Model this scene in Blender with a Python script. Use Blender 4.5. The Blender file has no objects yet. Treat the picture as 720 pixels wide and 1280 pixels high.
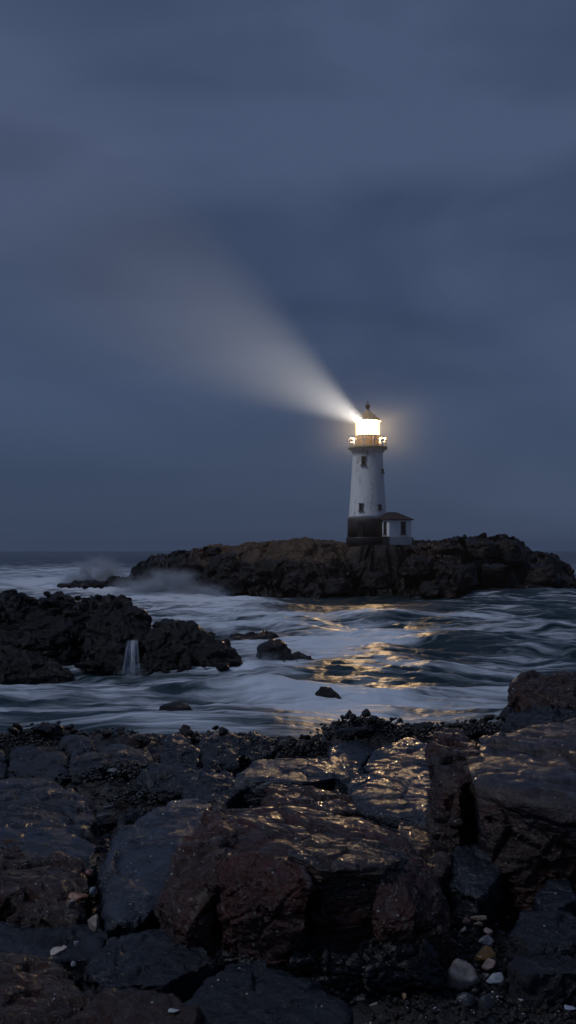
import bpy, bmesh, math, random
import numpy as np
from mathutils import Vector

rng = np.random.default_rng(7)
random.seed(7)
scene = bpy.context.scene
COL = scene.collection
F = 1372.0          # focal length in photo pixels
CAMZ = 5.0
HOR = 688.0         # horizon row
def P(px, py, d):
    return np.array([(px-360.0)/F*d, d, CAMZ-(py-HOR)/F*d])
def SEA(px, py):
    d = CAMZ*F/(py-HOR)
    return np.array([(px-360.0)/F*d, d, 0.0])

# ------------------------------------------------------------------ noise
_g = rng.normal(size=(256, 3)); _g /= np.linalg.norm(_g, axis=1)[:, None]
_r = rng.random((4096, 4))
def _h(ix, iy, iz, seed):
    h = (ix*73856093) ^ (iy*19349663) ^ (iz*83492791) ^ (seed*2654435761)
    h = (h ^ (h >> 13))*1274126177
    return (h ^ (h >> 16)) & 0x7fffffff
def perlin(p, seed=0):
    i = np.floor(p).astype(np.int64); f = p-i
    u = f*f*f*(f*(f*6-15)+10)
    out = 0
    for dx in (0, 1):
        for dy in (0, 1):
            for dz in (0, 1):
                g = _g[_h(i[:, 0]+dx, i[:, 1]+dy, i[:, 2]+dz, seed) & 255]
                v = g[:, 0]*(f[:, 0]-dx)+g[:, 1]*(f[:, 1]-dy)+g[:, 2]*(f[:, 2]-dz)
                w = (u[:, 0] if dx else 1-u[:, 0])*(u[:, 1] if dy else 1-u[:, 1])*(u[:, 2] if dz else 1-u[:, 2])
                out = out+v*w
    return out*1.5
def fbm(p, octv=5, seed=0, gain=0.5, ridged=False):
    a, s, out = 1.0, 1.0, 0
    for o in range(octv):
        n = perlin(p*s+o*17.3, seed+o)
        if ridged: n = 1-2*np.abs(n)
        out = out+a*n; a *= gain; s *= 2.03
    return out
def cells(p, seed=0):
    i = np.floor(p).astype(np.int64)
    n = len(p); f1 = np.full(n, 9.0); f2 = np.full(n, 9.0); c1 = np.zeros((n, 3)); id1 = np.zeros(n, np.int64)
    for dx in (-1, 0, 1):
        for dy in (-1, 0, 1):
            for dz in (-1, 0, 1):
                h = _h(i[:, 0]+dx, i[:, 1]+dy, i[:, 2]+dz, seed)
                r = _r[h & 4095]
                c = i+np.array([dx, dy, dz])+r[:, :3]
                d = np.linalg.norm(p-c, axis=1)
                m = d < f1
                f2 = np.where(m, f1, np.minimum(f2, d)); f1 = np.where(m, d, f1)
                c1[m] = c[m]; id1[m] = h[m]
    return f1, f2, c1, id1
def facets(p, seed=0):
    """piecewise planar chunks: (value about -1..1, crack closeness 0..1)"""
    w = p+0.10*np.stack([perlin(p*1.3, seed+31), perlin(p*1.3, seed+32), perlin(p*1.3, seed+33)], 1)
    f1, f2, c, idd = cells(w, seed)
    g = _g[(idd >> 7) & 255]
    off = _r[(idd >> 3) & 4095, 3]-0.5
    return np.sum((w-c)*g, 1)*1.3+off*0.9, np.clip(1-(f2-f1)/0.12, 0, 1)
def smooth(a, b, x):
    t = np.clip((x-a)/(b-a), 0, 1); return t*t*(3-2*t)

# ------------------------------------------------------------------ mesh + tagging helpers
def mesh_np(name, v, f, smooth_sh=True):
    me = bpy.data.meshes.new(name)
    v = np.asarray(v, np.float32); f = np.asarray(f, np.int32); k = f.shape[1]
    me.vertices.add(len(v)); me.vertices.foreach_set('co', v.ravel())
    me.loops.add(f.size); me.loops.foreach_set('vertex_index', f.ravel())
    me.polygons.add(len(f)); me.polygons.foreach_set('loop_start', np.arange(0, f.size, k, dtype=np.int32))
    me.polygons.foreach_set('loop_total', np.full(len(f), k, np.int32))
    me.polygons.foreach_set('use_smooth', np.full(len(f), smooth_sh, bool))
    me.update(calc_edges=True)
    return me
def tag(o, label=None, cat=None, group=None, kind=None):
    if label: o['label'] = label
    if cat: o['category'] = cat
    if group: o['group'] = group
    if kind: o['kind'] = kind
    return o
def link(name, me, mat, parent=None, loc=None):
    o = bpy.data.objects.new(name, me); COL.objects.link(o)
    if mat is not None and not me.materials: me.materials.append(mat)
    if loc is not None: o.location = loc
    if parent is not None: o.parent = parent
    return o
def empty(name, loc, label=None, cat=None, group=None):
    o = bpy.data.objects.new(name, None); COL.objects.link(o); o.location = loc
    return tag(o, label, cat, group)
_ico = {}
def ico(level):
    if level not in _ico:
        bm = bmesh.new(); bmesh.ops.create_icosphere(bm, subdivisions=level, radius=1)
        bm.verts.ensure_lookup_table()
        v = np.array([x.co[:] for x in bm.verts]); f = np.array([[w.index for w in x.verts] for x in bm.faces]); bm.free()
        _ico[level] = (v/np.linalg.norm(v, axis=1)[:, None], f)
    return _ico[level]

# ------------------------------------------------------------------ materials
def new_mat(name):
    m = bpy.data.materials.new(name); m.use_nodes = True
    nt = m.node_tree; nt.nodes.clear()
    out = nt.nodes.new('ShaderNodeOutputMaterial')
    return m, nt, out
class N:
    def __init__(s, nt): s.nt = nt
    def __call__(s, t, ins=None, **kw):
        n = s.nt.nodes.new(t)
        for k, v in kw.items(): setattr(n, k, v)
        for k, v in (ins or {}).items():
            if isinstance(v, bpy.types.NodeSocket): s.nt.links.new(v, n.inputs[k])
            else: n.inputs[k].default_value = v
        return n
    def noise(s, vec, scale, detail=6, rough=0.55, dist=0.0):
        return s('ShaderNodeTexNoise', {'Vector': vec, 'Scale': scale, 'Detail': detail, 'Roughness': rough, 'Distortion': dist}).outputs['Fac']
    def ramp(s, fac, stops):
        n = s('ShaderNodeValToRGB', {'Fac': fac}); e = n.color_ramp.elements
        while len(e) < len(stops): e.new(0.5)
        for el, (p, c) in zip(e, stops): el.position = p; el.color = (c, c, c, 1) if isinstance(c, float) else (*c, 1)
        return n.outputs['Color']
    def mix(s, fac, a, b, mode='MIX'):
        n = s('ShaderNodeMix', data_type='RGBA', blend_type=mode)
        for sock, v in ((n.inputs[0], fac), (n.inputs[6], a), (n.inputs[7], b)):
            if isinstance(v, bpy.types.NodeSocket): s.nt.links.new(v, sock)
            elif isinstance(v, tuple): sock.default_value = (*v, 1)
            else: sock.default_value = v
        return n.outputs[2]
    def math(s, op, a, b=0.0, c=None, clamp=False):
        n = s('ShaderNodeMath', operation=op, use_clamp=clamp)
        for i, v in enumerate((a, b) if c is None else (a, b, c)):
            if isinstance(v, bpy.types.NodeSocket): s.nt.links.new(v, n.inputs[i])
            else: n.inputs[i].default_value = v
        return n.outputs[0]

def rock_mat(name, dark, light, stain=None, stain_amt=0.5, scale=1.0, speck=0.0, rough=(0.06, 0.30), bump=1.0, unit=1.0, veins=0.0, grain=(1, 1, 1)):
    """unit: metres that the fine relief is scaled to (1 near, larger for the far rocks)"""
    K = 0.31 if unit < 3 else 0.14        # soaked rock, colours darkened further for the near-black shade of the fronts
    dark, light = tuple(c*K for c in dark), tuple(c*K for c in light)
    if stain: stain = tuple(c*K for c in stain)
    m, nt, out = new_mat(name); n = N(nt)
    tc = n('ShaderNodeTexCoord').outputs['Object']
    info = n('ShaderNodeObjectInfo').outputs['Random']
    off = n('ShaderNodeCombineXYZ', {'X': n.math('MULTIPLY', info, 37.0), 'Y': n.math('MULTIPLY', info, 11.0), 'Z': 0.0}).outputs[0]
    vec = n('ShaderNodeVectorMath', {0: tc, 1: off}, operation='ADD').outputs[0]
    vec = n('ShaderNodeMapping', {'Vector': vec, 'Scale': (scale/unit,)*3}).outputs[0]
    gvec = n('ShaderNodeMapping', {'Vector': vec, 'Rotation': (0.3, 0.25, 0.5), 'Scale': grain}).outputs[0]
    big = n.noise(vec, 2.2, 6, 0.6, 0.6)
    med = n.noise(gvec, 5.0, 12, 0.68, 0.0)
    fine = n.noise(vec, 55.0, 6, 0.7)
    col = n.mix(n.ramp(med, [(0.32, 0.0), (0.68, 1.0)]), dark, light)
    col = n.mix(n.math('MULTIPLY', n.ramp(fine, [(0.35, 0.0), (0.7, 1.0)]), 0.45), col, tuple(min(1, 1.6*c) for c in light))
    if stain:
        col = n.mix(n.math('MULTIPLY', n.ramp(big, [(0.47, 0.0), (0.62, 1.0)]), stain_amt), col, stain)
    if veins:
        w = n('ShaderNodeTexWave', {'Vector': gvec, 'Scale': 2.3, 'Distortion': 9.0, 'Detail': 4.0, 'Detail Scale': 1.6}).outputs['Fac']
        col = n.mix(n.math('MULTIPLY', n.ramp(w, [(0.93, 0.0), (0.99, 1.0)]), veins), col, (0.07, 0.062, 0.058))
    if speck:
        vo = n('ShaderNodeTexVoronoi', {'Vector': vec, 'Scale': 48.0, 'Randomness': 1.0})
        sz = n('ShaderNodeSeparateColor', {'Color': vo.outputs['Color']}).outputs
        thr = n.math('MULTIPLY', n.math('GREATER_THAN', sz[0], 1-speck), n.math('MULTIPLY', sz[1], 0.34))
        patch = n.ramp(n.noise(vec, 3.0, 2), [(0.45, 0.0), (0.58, 1.0)])
        sp = n.math('MULTIPLY', n.math('LESS_THAN', vo.outputs['Distance'], thr), patch)
        col = n.mix(sp, col, (0.34, 0.35, 0.36))
    vc = n('ShaderNodeTexVoronoi', {'Vector': gvec, 'Scale': 7.0}, feature='DISTANCE_TO_EDGE').outputs['Distance']
    crk = n.ramp(vc, [(0.0, 0.0), (0.05, 1.0)])
    vs = n('ShaderNodeTexVoronoi', {'Vector': vec, 'Scale': 26.0}).outputs['Distance']
    chip = n('ShaderNodeTexVoronoi', {'Vector': n('ShaderNodeMapping', {'Vector': gvec, 'Scale': (1.0, 1.6, 1.0)}).outputs[0], 'Scale': 13.0}).outputs['Distance']
    hgt = n.math('ADD', n.math('MULTIPLY', med, 0.80), n.math('MULTIPLY', fine, 0.42))
    hgt = n.math('ADD', hgt, n.math('MULTIPLY', chip, 0.35))
    hgt = n.math('ADD', hgt, n.math('MULTIPLY', crk, 0.10))
    hgt = n.math('ADD', hgt, n.math('MULTIPLY', vs, 0.12))
    b = n('ShaderNodeBump', {'Height': hgt, 'Strength': 1.0, 'Distance': 0.034*unit*bump/scale}).outputs[0]
    rg = n.ramp(n.noise(vec, 5.0, 4), [(0.35, float(rough[0])), (0.7, float(rough[1]))])
    bs = n('ShaderNodeBsdfPrincipled', {'Base Color': col, 'Roughness': rg, 'Normal': b, 'Specular IOR Level': 0.5 if unit < 3 else 0.32})
    nt.links.new(bs.outputs[0], out.inputs[0])
    return m

SLATE = rock_mat('wet_slate', (0.014, 0.019, 0.032), (0.040, 0.050, 0.076), (0.026, 0.026, 0.032), 0.4, speck=0.10)
SLATE_S = rock_mat('wet_slate_layered', (0.022, 0.028, 0.044), (0.066, 0.078, 0.108), (0.05, 0.045, 0.05), 0.4, speck=0.06, bump=0.6, rough=(0.05, 0.24), grain=(0.5, 0.5, 3.0))
BROWN = rock_mat('wet_brown_stone', (0.026, 0.015, 0.013), (0.115, 0.060, 0.042), (0.15, 0.036, 0.020), 0.7, speck=0.10, veins=0.4, grain=(0.7, 0.7, 2.2))
RED = rock_mat('wet_red_stone', (0.06, 0.018, 0.014), (0.20, 0.055, 0.040), (0.06, 0.03, 0.03), 0.6, speck=0.12, veins=0.5)
REDBROWN = rock_mat('wet_red_brown_stone', (0.028, 0.014, 0.012), (0.125, 0.054, 0.040), (0.19, 0.040, 0.024), 0.75, speck=0.12, veins=0.5, grain=(0.7, 0.7, 2.0))
TAN = rock_mat('wet_tan_stone', (0.034, 0.024, 0.020), (0.15, 0.092, 0.064), (0.055, 0.060, 0.086), 0.7, speck=0.03, bump=0.65, rough=(0.05, 0.26), veins=0.5, grain=(0.6, 0.6, 2.4))
MUSSEL = rock_mat('mussel_shell', (0.008, 0.009, 0.012), (0.028, 0.029, 0.035), scale=4, rough=(0.2, 0.4), bump=0.6)
ISLE_R = (.05, .26)
FARROCK = rock_mat('far_wet_rock', (0.009, 0.009, 0.012), (0.030, 0.028, 0.032), (0.045, 0.030, 0.024), 0.5, unit=6.0, rough=(.08, .35), bump=1.2)
ISLEROCK = rock_mat('islet_wet_rock', (0.008, 0.009, 0.011), (0.026, 0.026, 0.031), (0.035, 0.026, 0.022), 0.5, unit=3.5, rough=ISLE_R, bump=1.2)
GRAVEL = rock_mat('dark_gravel', (0.016, 0.016, 0.019), (0.055, 0.052, 0.055), (0.06, 0.035, 0.028), 0.6, scale=2.0, speck=0.3, rough=(0.25, 0.6))

def stone_mat(name, a, b, rough=0.45, sc=18.0):
    m, nt, out = new_mat(name); n = N(nt)
    tc = n('ShaderNodeTexCoord').outputs['Object']
    f = n.noise(tc, sc, 7, 0.65, 0.5); g = n.noise(tc, sc*5, 4, 0.6)
    col = n.mix(n.ramp(f, [(0.38, 0.0), (0.62, 1.0)]), a, b)
    bp = n('ShaderNodeBump', {'Height': n.math('ADD', f, n.math('MULTIPLY', g, 0.3)), 'Strength': 0.7, 'Distance': 0.006}).outputs[0]
    bs = n('ShaderNodeBsdfPrincipled', {'Base Color': col, 'Roughness': rough, 'Normal': bp})
    nt.links.new(bs.outputs[0], out.inputs[0]); return m

def paint_mat(name, col, col2, sc=0.8, rough=0.6, zs=0.25, bump=0.02, streak=0.5):
    m, nt, out = new_mat(name); n = N(nt)
    tc = n('ShaderNodeTexCoord').outputs['Object']
    v = n('ShaderNodeMapping', {'Vector': tc, 'Scale': (1, 1, zs)}).outputs[0]
    a = n.noise(v, sc*2.2, 8, 0.7, 0.3); b2 = n.noise(tc, sc*1.1, 5, 0.6)
    msk = n.math('MULTIPLY', n.ramp(a, [(0.48, 0.0), (0.66, 1.0)]), n.ramp(b2, [(0.42, 0.15), (0.58, 1.0)]))
    c = n.mix(n.math('MULTIPLY', msk, streak), col, col2)
    bp = n('ShaderNodeBump', {'Height': n.noise(tc, 6, 6), 'Strength': 0.5, 'Distance': bump}).outputs[0]
    bs = n('ShaderNodeBsdfPrincipled', {'Base Color': c, 'Roughness': rough, 'Normal': bp})
    nt.links.new(bs.outputs[0], out.inputs[0]); return m
def emit_mix(name, col, strength, transp):
    m, nt, out = new_mat(name); n = N(nt)
    e = n('ShaderNodeEmission', {'Color': (*col, 1), 'Strength': strength})
    t = n('ShaderNodeBsdfTransparent')
    mx = n('ShaderNodeMixShader', {0: transp, 1: e.outputs[0], 2: t.outputs[0]})
    nt.links.new(mx.outputs[0], out.inputs[0]); return m

# ------------------------------------------------------------------ rocks
def hull_planes(pts):
    bm = bmesh.new()
    for p in pts: bm.verts.new(p)
    r = bmesh.ops.convex_hull(bm, input=bm.verts)
    bm.normal_update()
    out = []
    for f in bm.faces:
        nn = np.array(f.normal[:])
        if f.calc_area() < 1e-7: continue
        d = float(nn @ np.array(f.verts[0].co[:]))
        if d < 0: nn, d = -nn, -d
        if all(not (nn @ q[0] > 0.995 and abs(d-q[1]) < 0.03) for q in out): out.append((nn, max(d, 0.05)))
    bm.free()
    return np.array([q[0] for q in out]), np.array([q[1] for q in out])
def hull_mesh(name, pts, level, amp, fs, seed, k=16, strata=0.0, rough=0.5, crack=0.5, axis=(0.25, 0.15, 1.0), cuts=0):
    pts = np.asarray(pts, float)
    lo, hi = pts.min(0), pts.max(0); c = (lo+hi)/2; sz = np.maximum((hi-lo)/2, 1e-3)
    q = (pts-c)/sz
    nn, dd = hull_planes(q.tolist())
    if cuts:
        rc = np.random.default_rng(seed+1000)
        cn = rc.normal(size=(cuts, 3)); cn /= np.linalg.norm(cn, axis=1)[:, None]
        cn[:, 2] = np.abs(cn[:, 2])*np.where(rc.random(cuts) < .8, 1, -1)
        cd = (q @ cn.T).max(0)*rc.uniform(.84, .99, cuts)
        nn = np.vstack([nn, cn]); dd = np.concatenate([dd, np.maximum(cd, .1)])
    dirs, f = ico(level)
    w = np.maximum(dirs @ nn.T/dd, 0)
    s = (w**k).sum(1); r = s**(-1.0/k)
    p = dirs*r[:, None]*sz
    nr = ((w**k) @ nn)/sz; nr /= np.linalg.norm(nr, axis=1)[:, None]+1e-9
    m = float(np.median(sz)); S = 1.0/m
    fa, cr = facets(p*S*fs+seed*3.1, seed)
    fb, cr2 = facets(p*S*fs*2.7+seed*1.7, seed+5)
    fc, cr3 = facets(p*S*fs*6.5+seed*0.7, seed+6)
    disp = 0.85*fa+0.30*fb+0.10*fc-crack*1.1*cr**2-crack*0.5*cr2**2-crack*0.2*cr3**2+rough*0.22*fbm(p*S*2.6+seed, 6, seed+9, 0.56)
    if strata:
        ax = np.array(axis); ax /= np.linalg.norm(ax)
        t = (p @ ax)*S*5.0+0.6*perlin(p*S*1.2+seed, seed+3)+0.15*perlin(p*S*6, seed+4)
        fr = t-np.floor(t)
        disp = disp+strata*(smooth(0.0, 0.18, fr)-0.6*fr)
    p = p+nr*(disp*amp*m)[:, None]
    return mesh_np(name, p, f), c
def base_of(pts, f, z):
    c = pts.mean(0); b = c+(pts-c)*f; b[:, 2] = z; return b
def rock(name, pp, f=1.05, mat=SLATE, level=5, amp=0.10, fs=1.3, k=16, strata=0.0, rough=0.5, crack=0.5, z=2.95, seed=None, parent=None, label=None, cat='rock', group=None, axis=(0.25, 0.15, 1.0), cuts=None):
    level = min(level+1, 7)
    if cuts is None: cuts = 0 if k <= 10 else 11
    if cuts: k = 55
    """pp: (column, row, distance) of the corners one sees; the foot is dropped to height z"""
    seed = seed if seed is not None else rock.n; rock.n += 1
    pts = np.array([P(*a) for a in pp])
    if cuts and z > 0: f, z = f*.84, z-.12      # boulders are undercut: dark gaps round their feet
    pts = np.vstack([pts, base_of(pts, f, z)])
    me, c = hull_mesh(name, pts, level, amp, fs, seed, k, strata, rough, crack, axis, cuts)
    if parent is not None: c = c-np.array(parent.location)
    o = link(name, me, mat, parent, tuple(c))
    if parent is None: tag(o, label, cat, group)
    return o
rock.n = 11

# ------------------------------------------------------------------ the shore (shelf the photographer stands on)
RP = np.array([(-2500, 905), (-400, 909), (0, 920), (22, 909), (48, 901), (72, 903), (100, 912), (140, 909), (168, 914), (196, 926), (212, 923), (226, 911), (246, 919), (264, 912), (300, 914), (320, 926), (345, 934), (365, 920), (405, 922), (418, 897), (455, 891), (500, 900), (515, 906), (560, 905), (640, 890), (720, 880), (1100, 870), (3000, 880)], float)
def ridge_z(x, y=11.0):
    px = 360+x/y*F
    return CAMZ-(np.interp(px, RP[:, 0], RP[:, 1])+7-HOR)/F*y
def shore_h(x, y):
    p = np.stack([x, y, np.zeros_like(x)], 1)
    z = 2.90+0.10*fbm(p*0.8, 4, 3)+0.05*fbm(p*4.0, 4, 8, ridged=True)
    rz = ridge_z(x)
    t = np.exp(-((y-11.1)/0.8)**2)
    z = z*(1-t)+(rz-0.06+0.06*fbm(p*3, 4, 5))*t
    fall = smooth(11.6, 20.0, y)
    z = z-fall*6.0+fall*(1-fall)*2.2*fbm(p*0.5, 4, 6)
    return z
def grid(xs, ys):
    X, Y = np.meshgrid(xs, ys); nx, ny = len(xs), len(ys)
    i = np.arange(nx*ny).reshape(ny, nx)
    f = np.stack([i[:-1, :-1], i[:-1, 1:], i[1:, 1:], i[1:, :-1]], -1).reshape(-1, 4)
    return X.ravel(), Y.ravel(), f
xs = np.concatenate([np.linspace(-40, -5, 60)[:-1], np.linspace(-5, 5, 420), np.linspace(5, 40, 60)[1:]])
ys = np.concatenate([np.linspace(-14, 3, 40)[:-1], np.linspace(3, 13, 400), np.linspace(13, 24, 60)[1:]])
X, Y, f = grid(xs, ys)
Z = shore_h(X, Y)
gp = np.stack([X, Y, Z*0], 1)
f1, f2, _, idd = cells(gp*16.0, 4)
near = smooth(14, 12, Y)*smooth(2, 3.5, Y)*smooth(6.5, 5, np.abs(X))
Z = Z+near*(0.030*np.sqrt(np.clip(0.5-f1, 0, 1))*(0.4+_r[idd & 4095, 3]))
shore = link('shore_ground', mesh_np('shore_ground', np.stack([X, Y, Z], 1), f), GRAVEL)
tag(shore, 'dark wet gravel and bedrock of the near shore', kind='structure')

# ---- foreground boulders (corners read off the photograph at their real distances)
R = rock
G1 = 'rounded dark rocks along the near shore ridge'
R('rounded_rock', [(70, 925, 10.4), (78, 914, 10.7), (112, 915, 10.7), (120, 928, 10.4), (95, 934, 10.2)], 1.12, SLATE, 5, 0.09, 1.0, 4.2, rough=0.3, label='smooth oval dark rock on top of the ridge, lying highest in the rounded cluster')
R('rounded_rock', [(6, 945, 9.9), (14, 930, 10.3), (50, 926, 10.4), (66, 940, 10.0), (60, 962, 9.5), (10, 966, 9.4)], 1.12, SLATE, 5, 0.09, 1.0, 4.2, rough=0.3, label='rounded dark rock at the outer end of the ridge beside the mussels')
R('rounded_rock', [(40, 948, 9.8), (52, 932, 10.1), (82, 932, 10.1), (88, 952, 9.6), (84, 968, 9.3), (44, 972, 9.3)], 1.12, SLATE, 5, 0.09, 1.0, 4.2, rough=0.3, label='rounded dark rock in the middle of the smooth ridge cluster')
R('rounded_rock', [(82, 950, 9.6), (92, 932, 10.1), (118, 930, 10.2), (140, 946, 9.8), (122, 966, 9.4), (88, 968, 9.3)], 1.12, SLATE, 5, 0.09, 1.0, 4.2, rough=0.3, label='squarish smooth rock in front of the oval rock on the ridge')
R('rounded_rock', [(122, 940, 10.0), (130, 926, 10.4), (165, 924, 10.5), (196, 942, 10.2), (186, 960, 9.7), (140, 958, 9.6)], 1.12, SLATE, 5, 0.09, 1.0, 4.2, rough=0.3, label='smooth low rock with gold glints on its seaward edge')
R('rounded_rock', [(-40, 950, 9.7), (-30, 930, 10.2), (0, 928, 10.3), (12, 942, 10), (6, 968, 9.4), (-38, 970, 9.4)], 1.12, SLATE, 4, 0.09, 1.0, 4.2, rough=0.3, label='rounded dark rock half out of the frame on the ridge')
R('angular_rock', [(200, 940, 9.9), (214, 912, 10.6), (226, 914, 10.6), (250, 938, 10), (246, 962, 9.5), (208, 962, 9.5)], 1.05, SLATE, 5, 0.12, 1.3, label='pointed dark rock rising from the ridge')
R('angular_rock', [(246, 940, 10), (258, 914, 10.7), (300, 915, 10.8), (290, 938, 10.2), (300, 955, 9.7), (255, 958, 9.6)], 1.05, SLATE, 5, 0.12, 1.5, label='angular rock next to the barnacled block on the ridge')
R('angular_rock', [(282, 945, 10), (288, 916, 10.8), (330, 915, 10.9), (346, 935, 10.4), (330, 950, 9.9)], 1.0, MUSSEL, 5, 0.14, 2.2, label='blocky black rock covered with barnacles at the water side')
R('angular_rock', [(165, 975, 9.2), (175, 955, 9.5), (240, 952, 9.6), (275, 966, 9.3), (262, 985, 8.8), (190, 990, 8.7)], 1.1, SLATE, 5, 0.12, 1.4, label='dark low rock behind the tilted grey slab')
R('angular_rock', [(225, 990, 8.6), (240, 965, 9.0), (290, 962, 9.2), (306, 985, 8.7), (280, 1003, 8.2)], 1.1, SLATE, 5, 0.10, 1.4, label='blue grey block behind the leaning ridge of the cracked boulder')
# left
R('smooth_slab', [(-30, 990, 8.4), (-20, 976, 8.8), (60, 974, 8.9), (92, 992, 8.4), (118, 1030, 7.4), (100, 1052, 6.9), (20, 1038, 7.2), (-30, 1038, 7.2)], 1.05, SLATE, 6, 0.07, 1.0, 12, rough=0.3, cuts=5, label='large smooth blue black slab sloping down toward the gap')
R('smooth_slab', [(62, 996, 8.2), (86, 984, 8.5), (108, 996, 8.2), (122, 1030, 7.4), (112, 1046, 7.0)], 1.08, SLATE, 5, 0.08, 1.2, 12, rough=0.3, cuts=5, label='narrow smooth slab with pale edge lines beside the large slab')
R('flat_slab', [(-30, 1048, 6.7), (-25, 1030, 7.1), (60, 1034, 7.0), (118, 1052, 6.7), (124, 1074, 6.35), (80, 1070, 6.3)], 1.0, SLATE_S, 5, 0.06, 1.1, 14, strata=0.3, label='flat bluish slab above the brown gravelly rock')
R('brown_rock', [(-40, 1062, 6.5), (-30, 1040, 6.8), (60, 1052, 6.7), (96, 1074, 6.3), (118, 1112, 5.8), (60, 1122, 5.6), (-30, 1112, 5.7)], 1.08, BROWN, 6, 0.10, 1.5, 14, label='rusty brown rock with dark gravel on its side')
R('tilted_slab', [(126, 1085, 6.2), (140, 1040, 6.7), (190, 998, 7.2), (262, 994, 7.2), (300, 1010, 6.7), (262, 1060, 5.9), (200, 1110, 5.5), (180, 1150, 5.2), (130, 1156, 5.15)], 1.0, SLATE_S, 6, 0.06, 0.9, 16, strata=0.25, rough=0.35, label='big tilted grey slab leaning against the cracked boulder', axis=(0.8, -0.2, 0.5))
# centre boulder
t = empty('cracked_boulder', tuple(P(390, 1240, 5.2)), 'massive cracked reddish boulder with wet glinting top in the middle of the shore', 'boulder')
R('main_block', [(222, 1090, 5.45), (252, 1030, 5.75), (292, 1000, 6.05), (340, 996, 6.25), (430, 1020, 6.1), (505, 1054, 5.7), (535, 1078, 5.45), (562, 1140, 5.3), (500, 1100, 5.0), (440, 1100, 4.93), (330, 1092, 4.95), (262, 1095, 5.0), (240, 1140, 5.1)], 0.90, REDBROWN, 6, 0.075, 0.95, 18, z=2.85, strata=0.15, parent=t, seed=51)
R('red_face_block', [(262, 1080, 5.0), (270, 1140, 4.92), (300, 1058, 5.1), (372, 1076, 4.95), (392, 1102, 4.78), (380, 1132, 4.85), (310, 1140, 4.86)], 0.8, RED, 5, 0.11, 1.6, 18, z=3.28, parent=t, seed=52)
R('cap_slab', [(358, 1064, 5.0), (366, 1044, 5.4), (420, 1040, 5.7), (490, 1058, 5.55), (508, 1070, 5.3), (480, 1084, 4.95), (400, 1084, 4.85)], 1.0, TAN, 6, 0.07, 1.2, 16, z=3.42, strata=0.2, parent=t, seed=53)
R('leaning_ridge', [(196, 1120, 5.15), (214, 1070, 5.4), (250, 1020, 5.75), (272, 992, 6.0), (296, 994, 5.95), (298, 1030, 5.5), (285, 1060, 5.15), (270, 1110, 4.9), (230, 1165, 4.85)], 1.05, REDBROWN, 6, 0.10, 1.2, 14, z=2.9, strata=0.25, parent=t, seed=54, axis=(0.9, 0.1, 0.4))
R('corner_block', [(488, 1110, 4.95), (500, 1078, 5.25), (530, 1072, 5.5), (556, 1120, 5.3), (574, 1180, 5.12), (500, 1175, 4.98)], 1.08, REDBROWN, 6, 0.09, 1.2, 16, z=2.9, parent=t, seed=55)
R('undercut_foot', [(250, 1150, 5.1), (300, 1130, 5.2), (440, 1130, 5.2), (520, 1150, 5.1), (560, 1215, 4.9), (420, 1200, 4.85), (260, 1200, 4.9)], 1.08, MUSSEL, 6, 0.14, 2.2, 14, z=2.9, parent=t, seed=57)  # black colour of this added block stands for shade in the hollow
R('pale_facet_block', [(462, 1130, 4.82), (476, 1094, 4.92), (505, 1096, 4.92), (520, 1130, 4.8), (516, 1165, 4.75), (476, 1160, 4.72)], 0.95, REDBROWN, 5, 0.10, 1.6, 16, z=3.42, parent=t, seed=56)
# middle slabs
R('flat_slab', [(290, 975, 8.6), (306, 955, 9.2), (360, 943, 9.7), (420, 945, 9.7), (428, 970, 8.9), (380, 978, 8.6)], 1.05, SLATE_S, 6, 0.05, 1.1, 18, strata=0.25, label='flat grey slab with gold glints at its seaward corner')
R('flat_slab', [(412, 958, 9.4), (412, 930, 10.3), (450, 924, 10.6), (470, 935, 10.3), (450, 958, 9.6)], 1.0, SLATE_S, 5, 0.05, 1.2, 18, strata=0.3, label='small slab shining gold in front of the mussel heap')
R('flat_slab', [(452, 960, 9.2), (466, 940, 9.8), (510, 920, 10.4), (545, 928, 10.2), (550, 975, 8.8), (500, 972, 8.9)], 1.05, SLATE_S, 5, 0.05, 1.2, 18, strata=0.25, label='slanting slab with a gold upper edge beside the brown column block')
R('flat_slab', [(430, 1000, 7.7), (440, 974, 8.3), (480, 954, 8.7), (545, 968, 8.3), (572, 1020, 7.1), (552, 1034, 6.9), (470, 1012, 7.3)], 1.08, SLATE_S, 6, 0.05, 1.1, 18, strata=0.3, label='large wet slab streaked with gold glints behind the boulder')
R('brown_rock', [(328, 1000, 7.5), (338, 974, 8.1), (390, 976, 8.2), (440, 996, 7.9), (452, 1014, 7.3), (400, 1020, 7.0)], 1.06, BROWN, 5, 0.09, 1.3, 16, label='brown wedge shaped rock directly behind the cracked boulder')
R('brown_rock', [(492, 1050, 6.4), (500, 1026, 6.9), (540, 1034, 6.9), (560, 1056, 6.4), (530, 1072, 6.1)], 1.0, TAN, 5, 0.07, 1.2, 16, label='flat tan brown rock in the gap between the two big boulders')
R('brown_rock', [(526, 1076, 6.0), (560, 1058, 6.3), (566, 1080, 6.0), (545, 1092, 5.8)], 0.98, BROWN, 4, 0.07, 1.2, 16, label='small brown block below the flat tan brown rock')
R('angular_rock', [(416, 966, 8.9), (424, 950, 9.4), (452, 952, 9.3), (456, 972, 8.7), (436, 984, 8.4)], 1.05, SLATE, 4, 0.12, 1.4, label='small dark rock wedged between three flat slabs')
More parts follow.
